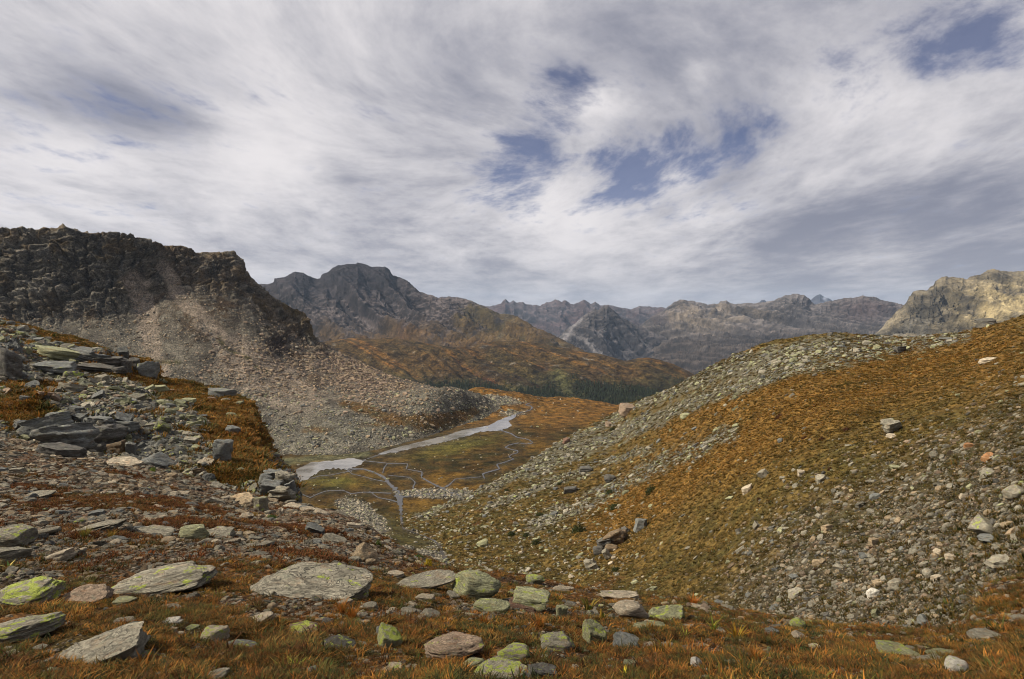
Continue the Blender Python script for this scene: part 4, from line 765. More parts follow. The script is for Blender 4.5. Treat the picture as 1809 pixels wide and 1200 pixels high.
# ================================================================== named rocks
PAL = dict(g=(.235, .215, .165), d=(.095, .09, .08), p=(.25, .185, .13), t=(.30, .23, .145), w=(.58, .55, .48), G=(.25, .25, .145), b=(.14, .10, .06), s=(.145, .15, .14), o=(.33, .17, .075), c=(.40, .34, .25), r=(.165, .095, .065))
ROCKS = '''22 947 78 42 boulder 4 g .5|grey banded boulder with yellow lichen at the left edge, upper of two|banded lichen boulder
12 979 66 32 block 0 g .25|dull grey block tucked under the banded boulder at the left edge|block under the banded boulder
50 1046 120 54 boulder 5 g .85|rounded grey boulder densely spotted with bright yellow-green lichen|densely spotted lichen boulder
46 1110 124 58 boulder 10 g .6|wedge-shaped boulder with lichen and a dark overhang, left of the long slab|overhanging wedge boulder
168 1152 182 62 slab 17 g .0|long smooth grey slab without lichen lying tilted in the orange grass|long smooth grey slab
150 1055 86 30 slab 6 p .0|flat brown pointed rock between the spotted boulder and the ridge-backed rock|flat brown pointed rock
287 1024 184 56 boulder 9 g .38|large ridge-backed boulder with banded grey rock and lichen at its top|large ridge-backed boulder
220 1061 40 17 boulder 0 G .3|small greenish stone below the tail of the ridge-backed boulder|small greenish stone
300 1073 46 10 slab 2 g .1|thin flat grey stone in the grass under the ridge-backed boulder|thin flat stone
222 1096 42 14 boulder 3 g .1|low rounded grey stone above the long smooth slab|low rounded stone above the slab
305 1098 36 14 block 6 w .0|small bright white quartz stone in the orange grass|white quartz stone
380 1121 46 36 boulder 8 c .62|upright pale rounded stone dappled with lichen|upright dappled stone
428 1139 60 17 boulder 0 s .5|flat dark stone with two bright lichen spots|flat stone with bright lichen spots
261 1161 58 15 slab -6 g .8|low stone whose whole top is bright yellow-green lichen|lichen-topped low stone
380 1193 50 26 boulder 14 g .1|grey rounded stone cut off by the bottom edge of the grass, below the dappled stone|grey stone below the dappled stone
463 1093 46 21 boulder 14 c .22|pale oval stone below the big flat slab|pale oval stone
182 932 92 26 layer 12 g .0|stack of thin tilted grey layers with grass tufts in front|tilted layered slab
343 942 50 29 boulder -4 G .12|rounded grey-green boulder on the gravel slope|rounded grey-green boulder
385 943 52 19 slab -3 g .2|pale flat stone leaning on the rounded grey-green boulder|pale leaning stone
270 939 72 15 slab -4 g .05|low flat grey slab half sunk in the gravel|half-sunk gravel slab
298 954 25 12 boulder 0 t .0|small tan stone beside the half-sunk gravel slab|small tan gravel stone
106 982 48 24 block 10 c .15|jagged pale grey stone on the gravel near the left edge|jagged pale stone
138 978 20 15 block 5 g .0|small grey stone touching the jagged pale stone|small grey neighbour stone
66 875 54 15 boulder 6 g .0|low grey boulder alone high on the reddish gravel slope|lone gravel-slope boulder
424 884 62 18 slab 8 t .0|flat tan stone with a dark undercut side on the rim of the gravel slope|undercut tan stone
460 892 24 27 block 0 g .6|upright block with a bright lichen face beside the undercut tan stone|upright lichen-faced block
435 912 25 13 boulder 0 c .15|small pale stone below the undercut tan stone|pale stone under the tan one
340 1108 22 11 boulder 0 G .6|small lichen-covered stone left of the upright dappled stone|small lichen-covered stone
85 939 40 17 boulder 10 g .0|dull grey stone in the gravel right of the banded boulder|dull gravel stone
548 1036 212 62 slab -6 g .34|very large flat cracked slab with lichen and a dark hollow under its left end|very large cracked slab
632 1045 40 14 slab -6 g .05|thin tail piece lying against the right end of the large cracked slab|thin tail slab
530 1111 62 26 slab -2 p .72|flat pinkish stone with a large bright lichen patch|pinkish stone with lichen patch
597 1137 60 29 wedge -6 d .42|dark grey pointed stone with lichen on its right shoulder|dark pointed stone
687 1124 42 46 wedge 16 G .88|leaning wedge almost covered in yellow-green lichen|lichen-covered leaning wedge
675 1117 22 18 block -10 s .0|small bare grey block leaning on the lichen-covered wedge|small bare leaning block
803 1142 108 55 boulder -2 p .30|pinkish dome-shaped boulder with a little lichen on top|pinkish dome boulder
842 1034 84 56 boulder -12 G .42|bulky grey-green end of the long boulder group on the rim|bulky rim boulder
750 1027 118 30 wedge 8 g .2|long low pale rock tapering left from the bulky rim boulder|long tapering rim rock
783 1020 18 11 block 6 t .0|small tan stone perched on the long tapering rim rock|perched tan stone
751 1055 34 16 boulder 0 c .15|pale oblong stone below the long tapering rim rock|pale oblong stone
722 1079 28 13 boulder -5 g .0|small grey stone in the dark soil left of the orange tuft|small soil stone
760 1084 37 21 wedge -6 g .05|grey pointed stone in the dark soil patch|grey pointed soil stone
652 1070 27 14 boulder 4 g .0|pale grey stone beside a bright orange grass tuft|stone beside the orange tuft
645 1098 20 9 slab 0 c .0|tiny pale flat stone above the bare leaning block|tiny pale flat stone
868 1070 68 29 boulder 4 G .4|low greenish rock in front of the bulky rim boulder|low greenish rock
938 1062 66 43 block -4 G .4|blocky greenish rock with lichen in the middle of the rim|blocky greenish rock
925 1068 52 26 block -8 r .0|reddish broken block in front of the blocky greenish rock|reddish broken block
907 1153 58 36 boulder 0 g .75|grey boulder with a thick bright lichen cap near the bottom|lichen-capped boulder
882 1186 100 44 wedge 12 g .58|large lichen-streaked boulder cut off by the bottom edge|large bottom-edge boulder
835 1172 42 23 boulder 6 G .5|rounded lichen stone left of the large bottom-edge boulder|rounded lichen stone
646 979 44 36 wedge -10 t .0|tan pointed boulder with broken pieces at its foot on the gravel rim|tan pointed boulder
628 990 22 14 block 0 g .0|broken grey piece at the left foot of the tan pointed boulder|broken piece at its foot
655 993 18 14 boulder 0 t .0|small round tan stone at the right foot of the tan pointed boulder|small round tan stone
557 936 38 20 layer -14 s .0|dark hollowed grey stone on the reddish gravel slope|hollowed grey stone
590 952 42 18 slab -20 g .0|flat pale slab below the hollowed grey stone|flat slab below the hollowed stone
551 1185 21 18 boulder 10 s .4|small grey-green stone in the grass at the bottom|small grey-green grass stone
520 893 36 10 slab -5 c .0|leftmost of the pale flat stones along the top rim of the gravel slope|leftmost pale rim stone
545 899 30 10 slab -12 c .0|middle one of the pale flat stones along the top rim of the gravel slope|middle pale rim stone
568 904 28 10 slab -14 c .0|rightmost of the pale flat stones along the top rim of the gravel slope|rightmost pale rim stone
472 961 23 13 boulder 4 g .0|small rounded grey stone in the middle of the gravel slope|small mid-gravel stone
578 1097 22 12 block 0 d .0|small dark stone right of the pinkish lichen stone|small dark stone
695 1012 38 14 slab 0 c .1|flat pale stone left of the long tapering rim rock|flat pale stone
481 1071 17 13 boulder 0 t .0|small round tan stone under the lip of the large cracked slab|round tan stone under the slab
624 927 24 12 slab -14 c .0|pale flat stone on the falling edge of the gravel slope|pale edge stone
946 1023 34 18 boulder 0 G .72|rounded green lichen stone on the rim above the blocky rock|rounded green rim stone
994 1039 42 11 slab -4 c .1|thin pale slab on the rim right of the green stone|thin pale rim slab
1096 1051 74 14 slab -8 c .1|long thin whitish slab behind the pale yellowish boulder|long thin whitish slab
1114 1076 62 39 boulder -14 c .0|pale yellowish rounded boulder standing out on the rim|pale yellowish boulder
1180 1086 66 23 slab 8 G .55|low greenish rock with lichen right of the pale yellowish boulder|low lichen rock
1147 1104 56 11 slab 2 G .3|flat lichen slab in the grass below the pale yellowish boulder|flat grass slab
1050 1118 42 48 wedge 18 G .62|upright wedge with a bright lichen edge in thick grass|upright lichen-edged wedge
985 1134 62 38 boulder -6 g .62|rounded grey boulder streaked with lichen left of the upright wedge|lichen-streaked round boulder
1107 1135 50 27 slab -18 s .1|smooth slanting grey stone in thick orange grass|smooth slanting stone
957 1188 58 34 block -4 d .2|dark broken rock at the bottom right of the large bottom-edge boulder|dark broken rock
1231 1171 22 18 wedge -14 w .0|small white slanting stone in the grass near the bottom|small white slanting stone
1016 1180 15 13 boulder 0 c .1|tiny pale round stone right of the dark broken rock|tiny pale round stone
1363 1115 24 17 slab -6 s .0|small flat grey stone left of the bright lichen stone on the rim|small flat rim stone
1177 1139 24 11 boulder 4 g .0|small grey stone right of the smooth slanting stone|small grey grass stone
1150 1140 28 10 slab 0 c .0|small pale flat stone between two grey ones in the grass|small pale grass stone
992 1083 22 24 block -8 G .4|small greenish block right of the reddish broken block|small greenish block
1409 1101 26 21 boulder 0 G .9|round stone completely yellow with lichen on the right part of the rim|round yellow lichen stone
1690 1178 35 34 boulder -6 w .42|knobbly white stone with lichen at the bottom right|knobbly white stone
1633 1165 72 10 slab -2 g .0|flat grey slab left of the knobbly white stone|flat slab left of the white stone
1590 1151 80 22 slab -10 G .55|broad flat slab with lichen sunk in the grass at lower right|broad sunken lichen slab
1665 1153 56 10 slab -3 G .35|narrow flat slab right of the broad sunken lichen slab|narrow flat slab
1741 1121 58 15 slab 0 g .0|flat layered grey slab on the right rim of the grass|right rim slab
1412 1123 24 15 wedge -10 c .0|pale pointed stone under the round yellow lichen stone|pale pointed stone
1360 1165 14 9 boulder 0 o .0|tiny orange stone in the grass at lower right|tiny orange stone
1389 1165 17 8 boulder 0 c .0|tiny pale oval stone right of the orange one|tiny pale oval stone
1743 931 54 42 wedge -4 g .35|big grey lichen boulder standing on the stony slope at the right|big slope boulder
1752 949 44 16 slab 6 s .0|dark slab lying under the big slope boulder|slab under the slope boulder
1462 933 19 15 block 4 t .0|squarish tan block on the stony slope|squarish tan block
1544 958 17 16 block -4 t .0|orange-edged pale block in the middle of the stony slope|orange-edged block
1542 1049 22 21 boulder 6 w .0|round white stone low on the stony slope|round white slope stone
1551 1030 24 15 block 6 t .0|square tan slab just above the round white stone|square tan slab
1660 976 22 14 slab -22 c .0|pale tilted stone, left one of a pair below the big slope boulder|left pale pair stone
1682 985 25 14 slab -4 c .0|pale flat stone, right one of a pair below the big slope boulder|right pale pair stone
1767 996 44 29 layer 16 g .2|layered rounded boulder near the right edge of the stony slope|layered slope boulder
1634 1095 24 20 wedge 8 s .0|blue-grey pointed rock at the foot of the stony slope|blue-grey foot rock
1655 1021 20 13 slab 6 c .0|pale kite-shaped stone right of the square tan slab|kite-shaped stone
1405 1048 29 16 slab 16 g .1|flat greenish grey stone low on the left of the stony slope|flat low slope stone
1794 872 36 28 boulder 8 g .3|large grey boulder cut by the right edge of the picture|large right-edge boulder
1705 878 20 13 block -12 c .0|pale blunt stone above the big slope boulder|pale blunt stone
1573 755 36 28 layer 6 g .1|layered grey block at the border of orange grass and stones|layered border block
1578 770 24 8 slab 0 c .0|flat pale piece at the foot of the layered border block|flat piece at its foot
1321 864 23 15 slab 24 c .0|pale rounded stone on the grass left of the stony slope|pale grass-slope stone
1349 838 18 17 slab 40 g .0|tilted grey stone on the orange grass slope|tilted grass-slope stone
1416 836 14 13 block 0 c .0|small pale block beneath the orange grass|small pale slope block
1449 846 20 14 slab 24 g .0|grey slanted stone right of the small pale slope block|grey slanted stone
1713 787 23 10 slab -4 o .0|upper of two orange-brown stones high on the stony slope|upper orange-brown stone
1748 808 27 12 slab 14 o .0|lower of two orange-brown stones high on the stony slope|lower orange-brown stone
1337 928 15 18 wedge 10 g .0|upright pale grey stone on the sparse left of the stony slope|upright sparse-slope stone
1745 637 26 9 slab 12 c .0|flat pale slab alone in the orange grass high at the right|lone high slab
1131 927 22 25 block -6 s .0|dark rounded block standing on the grassy slope above the outcrop|dark standing block
1044 997 22 24 layer 30 g .0|upright grey rock at the foot of the dark outcrop|upright foot rock
1077 845 20 16 boulder 0 d .0|dark round boulder among the pale scree of the middle slope|dark scree boulder
1035 829 28 14 block 6 d .0|dark flat boulder left of the dark round one on the scree|dark flat scree boulder
1210 735 18 11 boulder 10 G .1|pale green boulder at the top of the scree stripe|pale green scree boulder
1007 866 24 14 block 8 d .0|dark grey broken rock low on the scree stripe|dark low scree rock
853 960 21 14 boulder 20 G .1|oval pale green boulder low on the grassy slope|oval pale green boulder
1000 779 14 11 block 10 r .0|reddish boulder by the edge of the valley meadow|reddish meadow boulder
1108 722 30 26 wedge 24 p .0|large pink boulder on the skyline where slope and valley meet|large pink skyline boulder
1075 749 12 12 wedge 30 p .0|smaller pink boulder below the pink skyline boulder|smaller pink boulder
1590 618 20 14 block 0 d .0|dark block on the stony ridge at upper right|dark ridge block
1740 567 30 9 slab 4 d .0|dark flat rock on the skyline at the upper right|dark skyline rock
102 653 62 32 layer 0 s .08|thick layered grey block under the green-capped slab on the left knoll|thick layered block
112 625 78 27 slab -8 G .2|large greenish slab lying on top of the thick layered block|large greenish capping slab
14 642 40 58 layer 4 d .0|dark layered cliff block at the left edge of the knoll|dark left-edge block
217 646 25 28 block 0 d .0|leftmost dark block of the row at the end of the ledge|leftmost ledge block
237 644 17 25 block 0 d .0|narrow dark block in the middle of the ledge row|middle ledge block
262 655 33 35 block 2 s .1|squared greenish grey block at the right end of the ledge|right-end ledge block
127 683 46 18 slab -6 g .1|grey pointed slab in the rubble below the thick layered block|grey pointed rubble slab
58 679 25 15 wedge 0 s .0|blue-grey angular rock left of the pointed rubble slab|blue-grey rubble rock
46 703 26 10 slab 0 s .0|blue-grey flat stone below the angular rubble rock|blue-grey flat rubble stone
80 698 31 15 slab -8 p .0|flat pinkish stone in the rubble of the knoll|flat pinkish rubble stone
207 791 33 25 block 8 b .0|rusty brown block at the foot of the dark outcrop|rusty brown block
231 792 18 22 block -4 s .0|grey upright block right of the rusty brown one|grey upright block
277 814 54 28 wedge -14 s .0|large blue-grey rock right of the brown and grey blocks|large blue-grey rock
220 817 60 13 slab -2 c .0|pale low slab in front of the rusty brown block|pale low slab
391 694 48 19 slab -4 s .3|grey slab with pale lichen on the grassy top of the knoll|grassy knoll-top slab
278 688 42 15 slab 4 G .2|greenish slab on the rubble left of the knoll-top slab|greenish rubble slab
217 708 28 11 slab 6 G .1|pale green flat stone, left one on the rubble field|left pale green flat stone
285 711 24 11 boulder 0 G .1|pale green stone, right one on the rubble field|right pale green stone
333 708 24 9 slab -6 G .0|flat grey-green stone where rubble meets orange grass|flat grass-edge stone
412 760 27 17 slab -14 s .0|grey stone set in the steep orange turf of the knoll|turf-set grey stone
393 799 34 46 layer -6 s .0|layered grey rock jutting from the mossy hollow of the knoll|jutting layered rock
303 841 20 12 boulder 4 t .0|tan rounded stone at the rim of the gravel in front of the knoll|tan rim stone
352 832 20 14 block 4 b .0|brownish block among grey stones below the mossy hollow|brownish hollow block'''
LM = []                                          # landmarks for the smaller stones
def rock_obj(name, mesh, px, py, w, h, roll, colr, lichen, seed, parent=None, flat=False):
    H = hit(px, min(py + .42 * h, 1320)) or hit(px, py)
    loc, nrm, key, dist = H; Yb = loc[1]; mpp = Yb / F
    d = ray(px, py); d = d / np.linalg.norm(d); sdn = max(.12, -d[2]); cdn = math.sqrt(1 - sdn * sdn)
    sx = w * mpp / 2; sy = min(.8 * sx, .34 * h * mpp / sdn); sy = max(sy, .28 * sx)
    if flat and key == 'fg' and w > 45: sy = max(sy, .42 * h * mpp / max(sdn, .3))
    sz = max((h * mpp - 2 * sy * sdn * .8) / (2 * cdn), .22 * h * mpp, .1 * sx)
    c = P(px, py, Yb + sy * .75); c[2] -= .10 * sz; sz *= 1.2
    o = bpy.data.objects.new(name, mesh); COL.objects.link(o)
    r = random.Random(seed)
    if key == 'fg': sz *= 1.12
    if key == 'fg' and flat: c[2] -= .42 * sz
    o.location = c; o.scale = (sx * 1.05, sy, sz)
    o.rotation_euler = (r.uniform(-.1, .1) + (.30 if flat and key == 'fg' and w > 45 else 0), -math.radians(roll), r.choice([0, math.pi]) * 0 + r.uniform(-.3, .3))
    o.color = (*colr, lichen)
    if parent: o.parent = parent
    return o, key
REGION = {'fg': 'on the near rim', 'knoll': 'on the rocky knoll', 'hill': 'on the right slope', 'valley': 'in the valley', 'cliff': 'on the scree'}
for i, line in enumerate(ROCKS.split('\n')):
    a, label, short = line.split('|'); q = a.split(); px, py, w, h = map(float, q[:4]); kind, roll, cc_, li = q[4], float(q[5]), q[6], float(q[7])
    sub = 5 if w > 100 else 4 if w > 30 else 3
    v, f = rock_unit(100 + i, kind, sub)
    me = bpy.data.meshes.new('rock'); me.from_pydata(v.tolist(), [], f.tolist()); me.materials.append(m_rock)
    me.polygons.foreach_set('use_smooth', np.full(len(f), sub >= 4)); me.update()
    j = rng.uniform(.88, 1.1)
    nm = 'slab' if kind == 'slab' else 'boulder'
    o, key = rock_obj('flat_rock' if kind == 'slab' else 'boulder', me, px, py, w, h, roll, tuple(x * j for x in PAL[cc_]), li, i, None, kind == 'slab')
    o['label'] = label; o['category'] = 'flat rock' if kind == 'slab' else 'boulder'
    LM.append((px, py, w, h, short))

# fractured outcrops: one thing each, built of blocks
def outcrop(label, px0, py0, blocks, short):
    H = hit(px0, py0); e = bpy.data.objects.new('rock_outcrop', None); COL.objects.link(e); e.location = H[0]; e['label'] = label; e['category'] = 'outcrop'
    bpy.context.view_layer.update(); inv = Matrix.Translation(-Vector(H[0]))
    for k, (px, py, w, h, kind, roll, cc_) in enumerate(blocks):
        v, f = rock_unit(int(px * 7 + py), kind, 4); me = bpy.data.meshes.new('rock_block'); me.from_pydata(v.tolist(), [], f.tolist()); me.materials.append(m_rock)
        me.polygons.foreach_set('use_smooth', np.full(len(f), True)); me.update()
        o, _ = rock_obj('rock_block', me, px, py, w, h, roll, PAL[cc_], 0.0, k + int(px), e)
        o.location = Vector(o.location) - Vector(H[0])
    LM.append((px0, py0, 60, 40, short))
outcrop('massive dark grey fractured outcrop of many blocks on the near side of the left knoll', 150, 780,
        [(85,752,86,40,'slab',14,'s'),(120,772,96,50,'layer',10,'s'),(165,775,92,52,'layer',6,'d'),(104,738,44,24,'block',6,'s'),(140,738,34,22,'block',-8,'s'),(135,722,24,12,'slab',0,'s'),(178,748,56,26,'layer',-6,'s'),(198,762,40,30,'block',-10,'d'),(55,765,30,26,'wedge',0,'s'),(110,797,70,26,'slab',-14,'d'),(225,752,40,20,'block',0,'s')], 'massive dark outcrop')
outcrop('grey fractured bedrock face at the right foot of the knoll, above the pond', 495, 860,
        [(487,842,44,32,'layer',6,'s'),(505,852,34,42,'layer',0,'g'),(478,863,38,32,'block',-6,'s'),(498,874,46,30,'layer',4,'g'),(513,868,22,36,'layer',8,'s'),(468,848,26,24,'boulder',0,'s'),(490,858,30,26,'block',12,'g')], 'grey fractured bedrock face')
outcrop('dark stratified ledge stepping down the knoll between the capped block and the ledge blocks', 180, 645,
        [(165,632,56,22,'layer',-8,'s'),(192,642,52,26,'layer',-4,'d'),(172,652,64,20,'layer',-6,'d'),(148,622,40,16,'layer',-8,'s'),(205,655,34,16,'block',0,'d')], 'dark stratified ledge')
outcrop('dark craggy outcrop with a shaded hollow on the lower right-hand grass slope', 1075, 960,
        [(1086,951,40,34,'layer',25,'b'),(1068,962,30,28,'layer',10,'d'),(1096,946,26,24,'boulder',10,'b'),(1073,980,14,22,'layer',40,'g'),(1057,972,20,20,'boulder',0,'d'),(1104,938,18,16,'layer',20,'d'),(1080,968,24,16,'boulder',0,'b')], 'dark craggy outcrop')

# ================================================================== geometry-node scatter for what nobody could count
def euler_from(nrm, yaw):
    n = nrm / np.linalg.norm(nrm, axis=1)[:, None]; N = len(n)
    vx, vy, c = -n[:, 1], n[:, 0], n[:, 2]; k = 1 / (1 + np.maximum(c, -.99))
    T = np.zeros((N, 3, 3)); T[:, 0, 0] = c + vx * vx * k; T[:, 0, 1] = vx * vy * k; T[:, 0, 2] = vy; T[:, 1, 0] = vx * vy * k; T[:, 1, 1] = c + vy * vy * k; T[:, 1, 2] = -vx
    T[:, 2, 0] = -vy; T[:, 2, 1] = vx; T[:, 2, 2] = c
    cz, sz = np.cos(yaw), np.sin(yaw); Z = np.zeros((N, 3, 3)); Z[:, 0, 0] = cz; Z[:, 0, 1] = -sz; Z[:, 1, 0] = sz; Z[:, 1, 1] = cz; Z[:, 2, 2] = 1
    R = T @ Z
    return np.stack([np.arctan2(R[:, 2, 1], R[:, 2, 2]), -np.arcsin(np.clip(R[:, 2, 0], -1, 1)), np.arctan2(R[:, 1, 0], R[:, 0, 0])], -1)
def variants(name, meshes):
    c = bpy.data.collections.new(name)
    for i, me in enumerate(meshes): o = bpy.data.objects.new('%s_%02d' % (name, i), me); c.objects.link(o)
    return c
_groups = {}
def gn_group(coll):
    if coll.name in _groups: return _groups[coll.name]
    g = bpy.data.node_groups.new('scatter ' + coll.name, 'GeometryNodeTree')
    g.interface.new_socket('Geometry', in_out='INPUT', socket_type='NodeSocketGeometry'); g.interface.new_socket('Geometry', in_out='OUTPUT', socket_type='NodeSocketGeometry')
    N = g.nodes; L = g.links; gi = N.new('NodeGroupInput'); go = N.new('NodeGroupOutput')
    ci = N.new('GeometryNodeCollectionInfo'); ci.inputs['Collection'].default_value = coll; ci.inputs['Separate Children'].default_value = True; ci.inputs['Reset Children'].default_value = True
    ip = N.new('GeometryNodeInstanceOnPoints'); ip.inputs['Pick Instance'].default_value = True
    def na(nm, ty): n = N.new('GeometryNodeInputNamedAttribute'); n.data_type = ty; n.inputs['Name'].default_value = nm; return n.outputs['Attribute']
    er = N.new('FunctionNodeEulerToRotation'); L.new(na('rot', 'FLOAT_VECTOR'), er.inputs[0])
    L.new(gi.outputs[0], ip.inputs['Points']); L.new(ci.outputs[0], ip.inputs['Instance']); L.new(er.outputs[0], ip.inputs['Rotation'])
    L.new(na('scl', 'FLOAT_VECTOR'), ip.inputs['Scale']); L.new(na('idx', 'INT'), ip.inputs['Instance Index']); L.new(ip.outputs[0], go.inputs[0])
    _groups[coll.name] = g; return g
def stuff(name, coll, pos, rot, scl, tint, label=None):
    me = bpy.data.meshes.new(name); n = len(pos); me.vertices.add(n); me.vertices.foreach_set('co', np.asarray(pos, np.float32).ravel())
    def add(nm, ty, key, arr): a = me.attributes.new(nm, ty, 'POINT'); a.data.foreach_set(key, np.ascontiguousarray(arr).ravel())
    add('rot', 'FLOAT_VECTOR', 'vector', rot.astype(np.float32)); add('scl', 'FLOAT_VECTOR', 'vector', scl.astype(np.float32))
    add('idx', 'INT', 'value', rng.integers(0, len(coll.objects), n).astype(np.int32)); add('tint', 'FLOAT_COLOR', 'color', tint.astype(np.float32))
    me.update(); o = bpy.data.objects.new(name, me); COL.objects.link(o); o['kind'] = 'stuff'
    md = o.modifiers.new('scatter', 'NODES'); md.node_group = gn_group(coll); return o
def scatter(S, weight, n, bounds=(-60, 1870, 380, 1260)):
    nr, nc = S.nr, S.nc; PX, PY, dep = project(S.co); PX = PX.reshape(nr, nc); PY = PY.reshape(nr, nc); W = weight.reshape(nr, nc)
    ar = np.abs(PX[:-1, 1:] - PX[:-1, :-1]) * np.maximum(PY[:-1, :-1] - PY[1:, :-1], .04)
    ok = (PX[:-1, :-1] > bounds[0]) & (PX[:-1, :-1] < bounds[1]) & (PY[:-1, :-1] > bounds[2]) & (PY[:-1, :-1] < bounds[3]) & (PY[:-1, :-1] - PY[1:, :-1] > -.6)
    w = np.where(ok, ar * (W[:-1, :-1] + W[1:, 1:]) / 2, 0).ravel(); w = w / w.sum()
    cell = rng.choice(len(w), n, p=w); i, j = cell // (nc - 1), cell % (nc - 1); a, b = rng.random(n)[:, None], rng.random(n)[:, None]
    g = S.co.reshape(nr, nc, 3); p = (g[i, j] * (1 - b) + g[i, j + 1] * b) * (1 - a) + (g[i + 1, j] * (1 - b) + g[i + 1, j + 1] * b) * a
    nn = S.nrm[i * nc + j]; vi = i * nc + j
    return p, nn, vi
for S in (S1, S2, S3, S4, S5, S6):
    S.nrm = grid_normals(S); S.nrm = np.where(S.nrm[:, 2:3] < 0, -S.nrm, S.nrm)
STK = ['slab', 'block', 'slab', 'boulder', 'wedge', 'slab', 'block', 'slab', 'boulder', 'slab']
def stone_mesh(seed, kind, mat, sub=2):
    v, f = rock_unit(seed, kind, sub)
    me = bpy.data.meshes.new('stone'); me.from_pydata((v * np.array([1, .72, .30 if kind == 'slab' else .55])).tolist(), [], f.tolist()); me.materials.append(mat); me.update(); return me
stone_coll = variants('stone_kind', [stone_mesh(900 + i, k, m_stone) for i, k in enumerate(STK)])
single_meshes = [stone_mesh(950 + i, k, m_rock, 3) for i, k in enumerate(STK)]
STONES = []                                      # everything scattered as stone, before the largest are made objects
def stones(S, region, name, weight, n, smed, ssig, smin, smax, pal, mmax, lich=0.0, align=.75, sink=.12, patch=2.0, floor=.12):
    weight = weight * (floor + (1 - floor) * sstep(fbm(S.co / patch + 500, 4, .6), -.22, .2)); p, nn, vi = scatter(S, weight, n); N = len(p)
    s = np.clip(np.exp(rng.normal(math.log(smed), ssig, N)), smin, smax)
    r = np.minimum(s * p[:, 1] / F / 2, mmax / 2)
    nrm = nn * align + np.array([0, 0, 1 - align]) + rng.normal(0, .16, (N, 3)); nrm[:, 2] = np.maximum(nrm[:, 2], .15)
    rot = euler_from(nrm, rng.uniform(0, 2 * math.pi, N)); scl = np.stack([r * rng.uniform(.85, 1.15, N), r * rng.uniform(.8, 1.25, N), r * rng.uniform(.7, 1.5, N)], -1)
    pp = p + nn / np.linalg.norm(nn, axis=1)[:, None] * (r * (sink if S not in (S1,) else -.06))[:, None]
    pi = rng.integers(0, len(pal), N); tint = np.ones((N, 4)); tint[:, :3] = np.array([PAL[c] for c in pal])[pi] * rng.uniform(.5, 1.2, N)[:, None] * (.85 if region == 'stony slope' else 1)
    tint[:, 3] = np.where(rng.random(N) < lich * 2, rng.uniform(0, .7, N), 0)
    q = project(pp); STONES.append(dict(region=region, name=name, pos=pp, rot=rot, scl=scl, tint=tint, px=q[0], py=q[1], s=2 * r * F / pp[:, 1], pal=[pal[k] for k in pi]))
one = lambda S: np.ones(len(S.co))
px, py = S1.px, S1.py
slope_w = (1 - S1.grass) * (1 - .75 * S1.heath) * (py < 1020)
stones(S1, 'gravel', 'gravel', slope_w + .02, 21000, 4.6, .55, 2.0, 16, 'ggtpbbgtbc', .35, patch=1.2)
stones(S1, 'gravel', 'gravel', slope_w + .02, 1500, 13, .35, 9, 26, 'ggctgtgs', .6, .05)
stones(S1, 'rim', 'pebbles', S1.grass * (.2 + S1.dirt) * (py > 985) + .01, 7000, 5.0, .5, 2.5, 15, 'ggcpbtgd', .2)
stones(S1, 'rim', 'pebbles', S1.grass * (.3 + S1.dirt) * (py > 985), 900, 11, .45, 6, 26, 'ggcctGgp', .25, .25)
w2 = (1 - S2.grass) * (1 - .6 * np.clip(S2.rockf, 0, 1)) + .06
stones(S2, 'knoll', 'knoll_rubble', w2, 5000, 5.2, .6, 2.6, 24, 'gsGgsgGpgcd', 1.6, .12, patch=3.5)
stones(S2, 'knoll', 'knoll_rubble', w2, 300, 17, .35, 12, 36, 'gsGgsGGg', 1.9, .2)
w3 = np.clip(S3.scree * 1.2, 0, 1) ** 2.4 + .02
stones(S3, 'scree', 'slope_scree', w3, 4800, 4.2, .55, 2.0, 16, 'GGggGgsgd', 3.0, .05, patch=9)
px, py = S3.px, S3.py
w3b = S3.ston * (1 - .5 * S3.og) + .03 * (1 - S3.og)
stones(S3, 'stony slope', 'slope_stones', w3b, 28000, 2.9, .62, 1.4, 15, 'ggtbpggtgbgd', 1.6, .0, patch=3, floor=.38)
stones(S3, 'stony slope', 'slope_stones', w3b, 190, 12, .35, 10, 28, 'gggctgsG', 1.6, .05)
w3c = S3.low + .25 * np.clip(S3.scree, 0, 1) * (py > 820)
stones(S3, 'lower slope', 'slope_stones', w3c, 2700, 4.4, .55, 2.2, 17, 'GGggggcg', 1.6, .05, patch=6)
stones(S4, 'valley', 'valley_stones', S4.grv + .008, 4500, 3.0, .4, 2, 9, 'ggcGgd', 2.5, 0)
px, py = S5.px, S5.py
w5 = (1 - S5.cliff) * (1 - .8 * S5.brn) * (1 - .8 * S5.gz) * (S5.t > .03) + .05
stones(S5, 'scree fan', 'scree', w5 * (py < 700), 9000, 1.7, .5, 1.1, 7, 'gdtgbgptd', 5.0, 0, patch=22)
stones(S5, 'scree fan', 'scree', w5 * (py >= 690) + .0, 7000, 2.5, .5, 1.4, 10, 'gGgtgsGd', 5.0, 0, patch=16)
stones(S5, 'scree fan', 'scree', S5.pink * (1 - S5.cliff), 2600, 3.6, .42, 2, 10, 'ppttp', 5.0, 0)

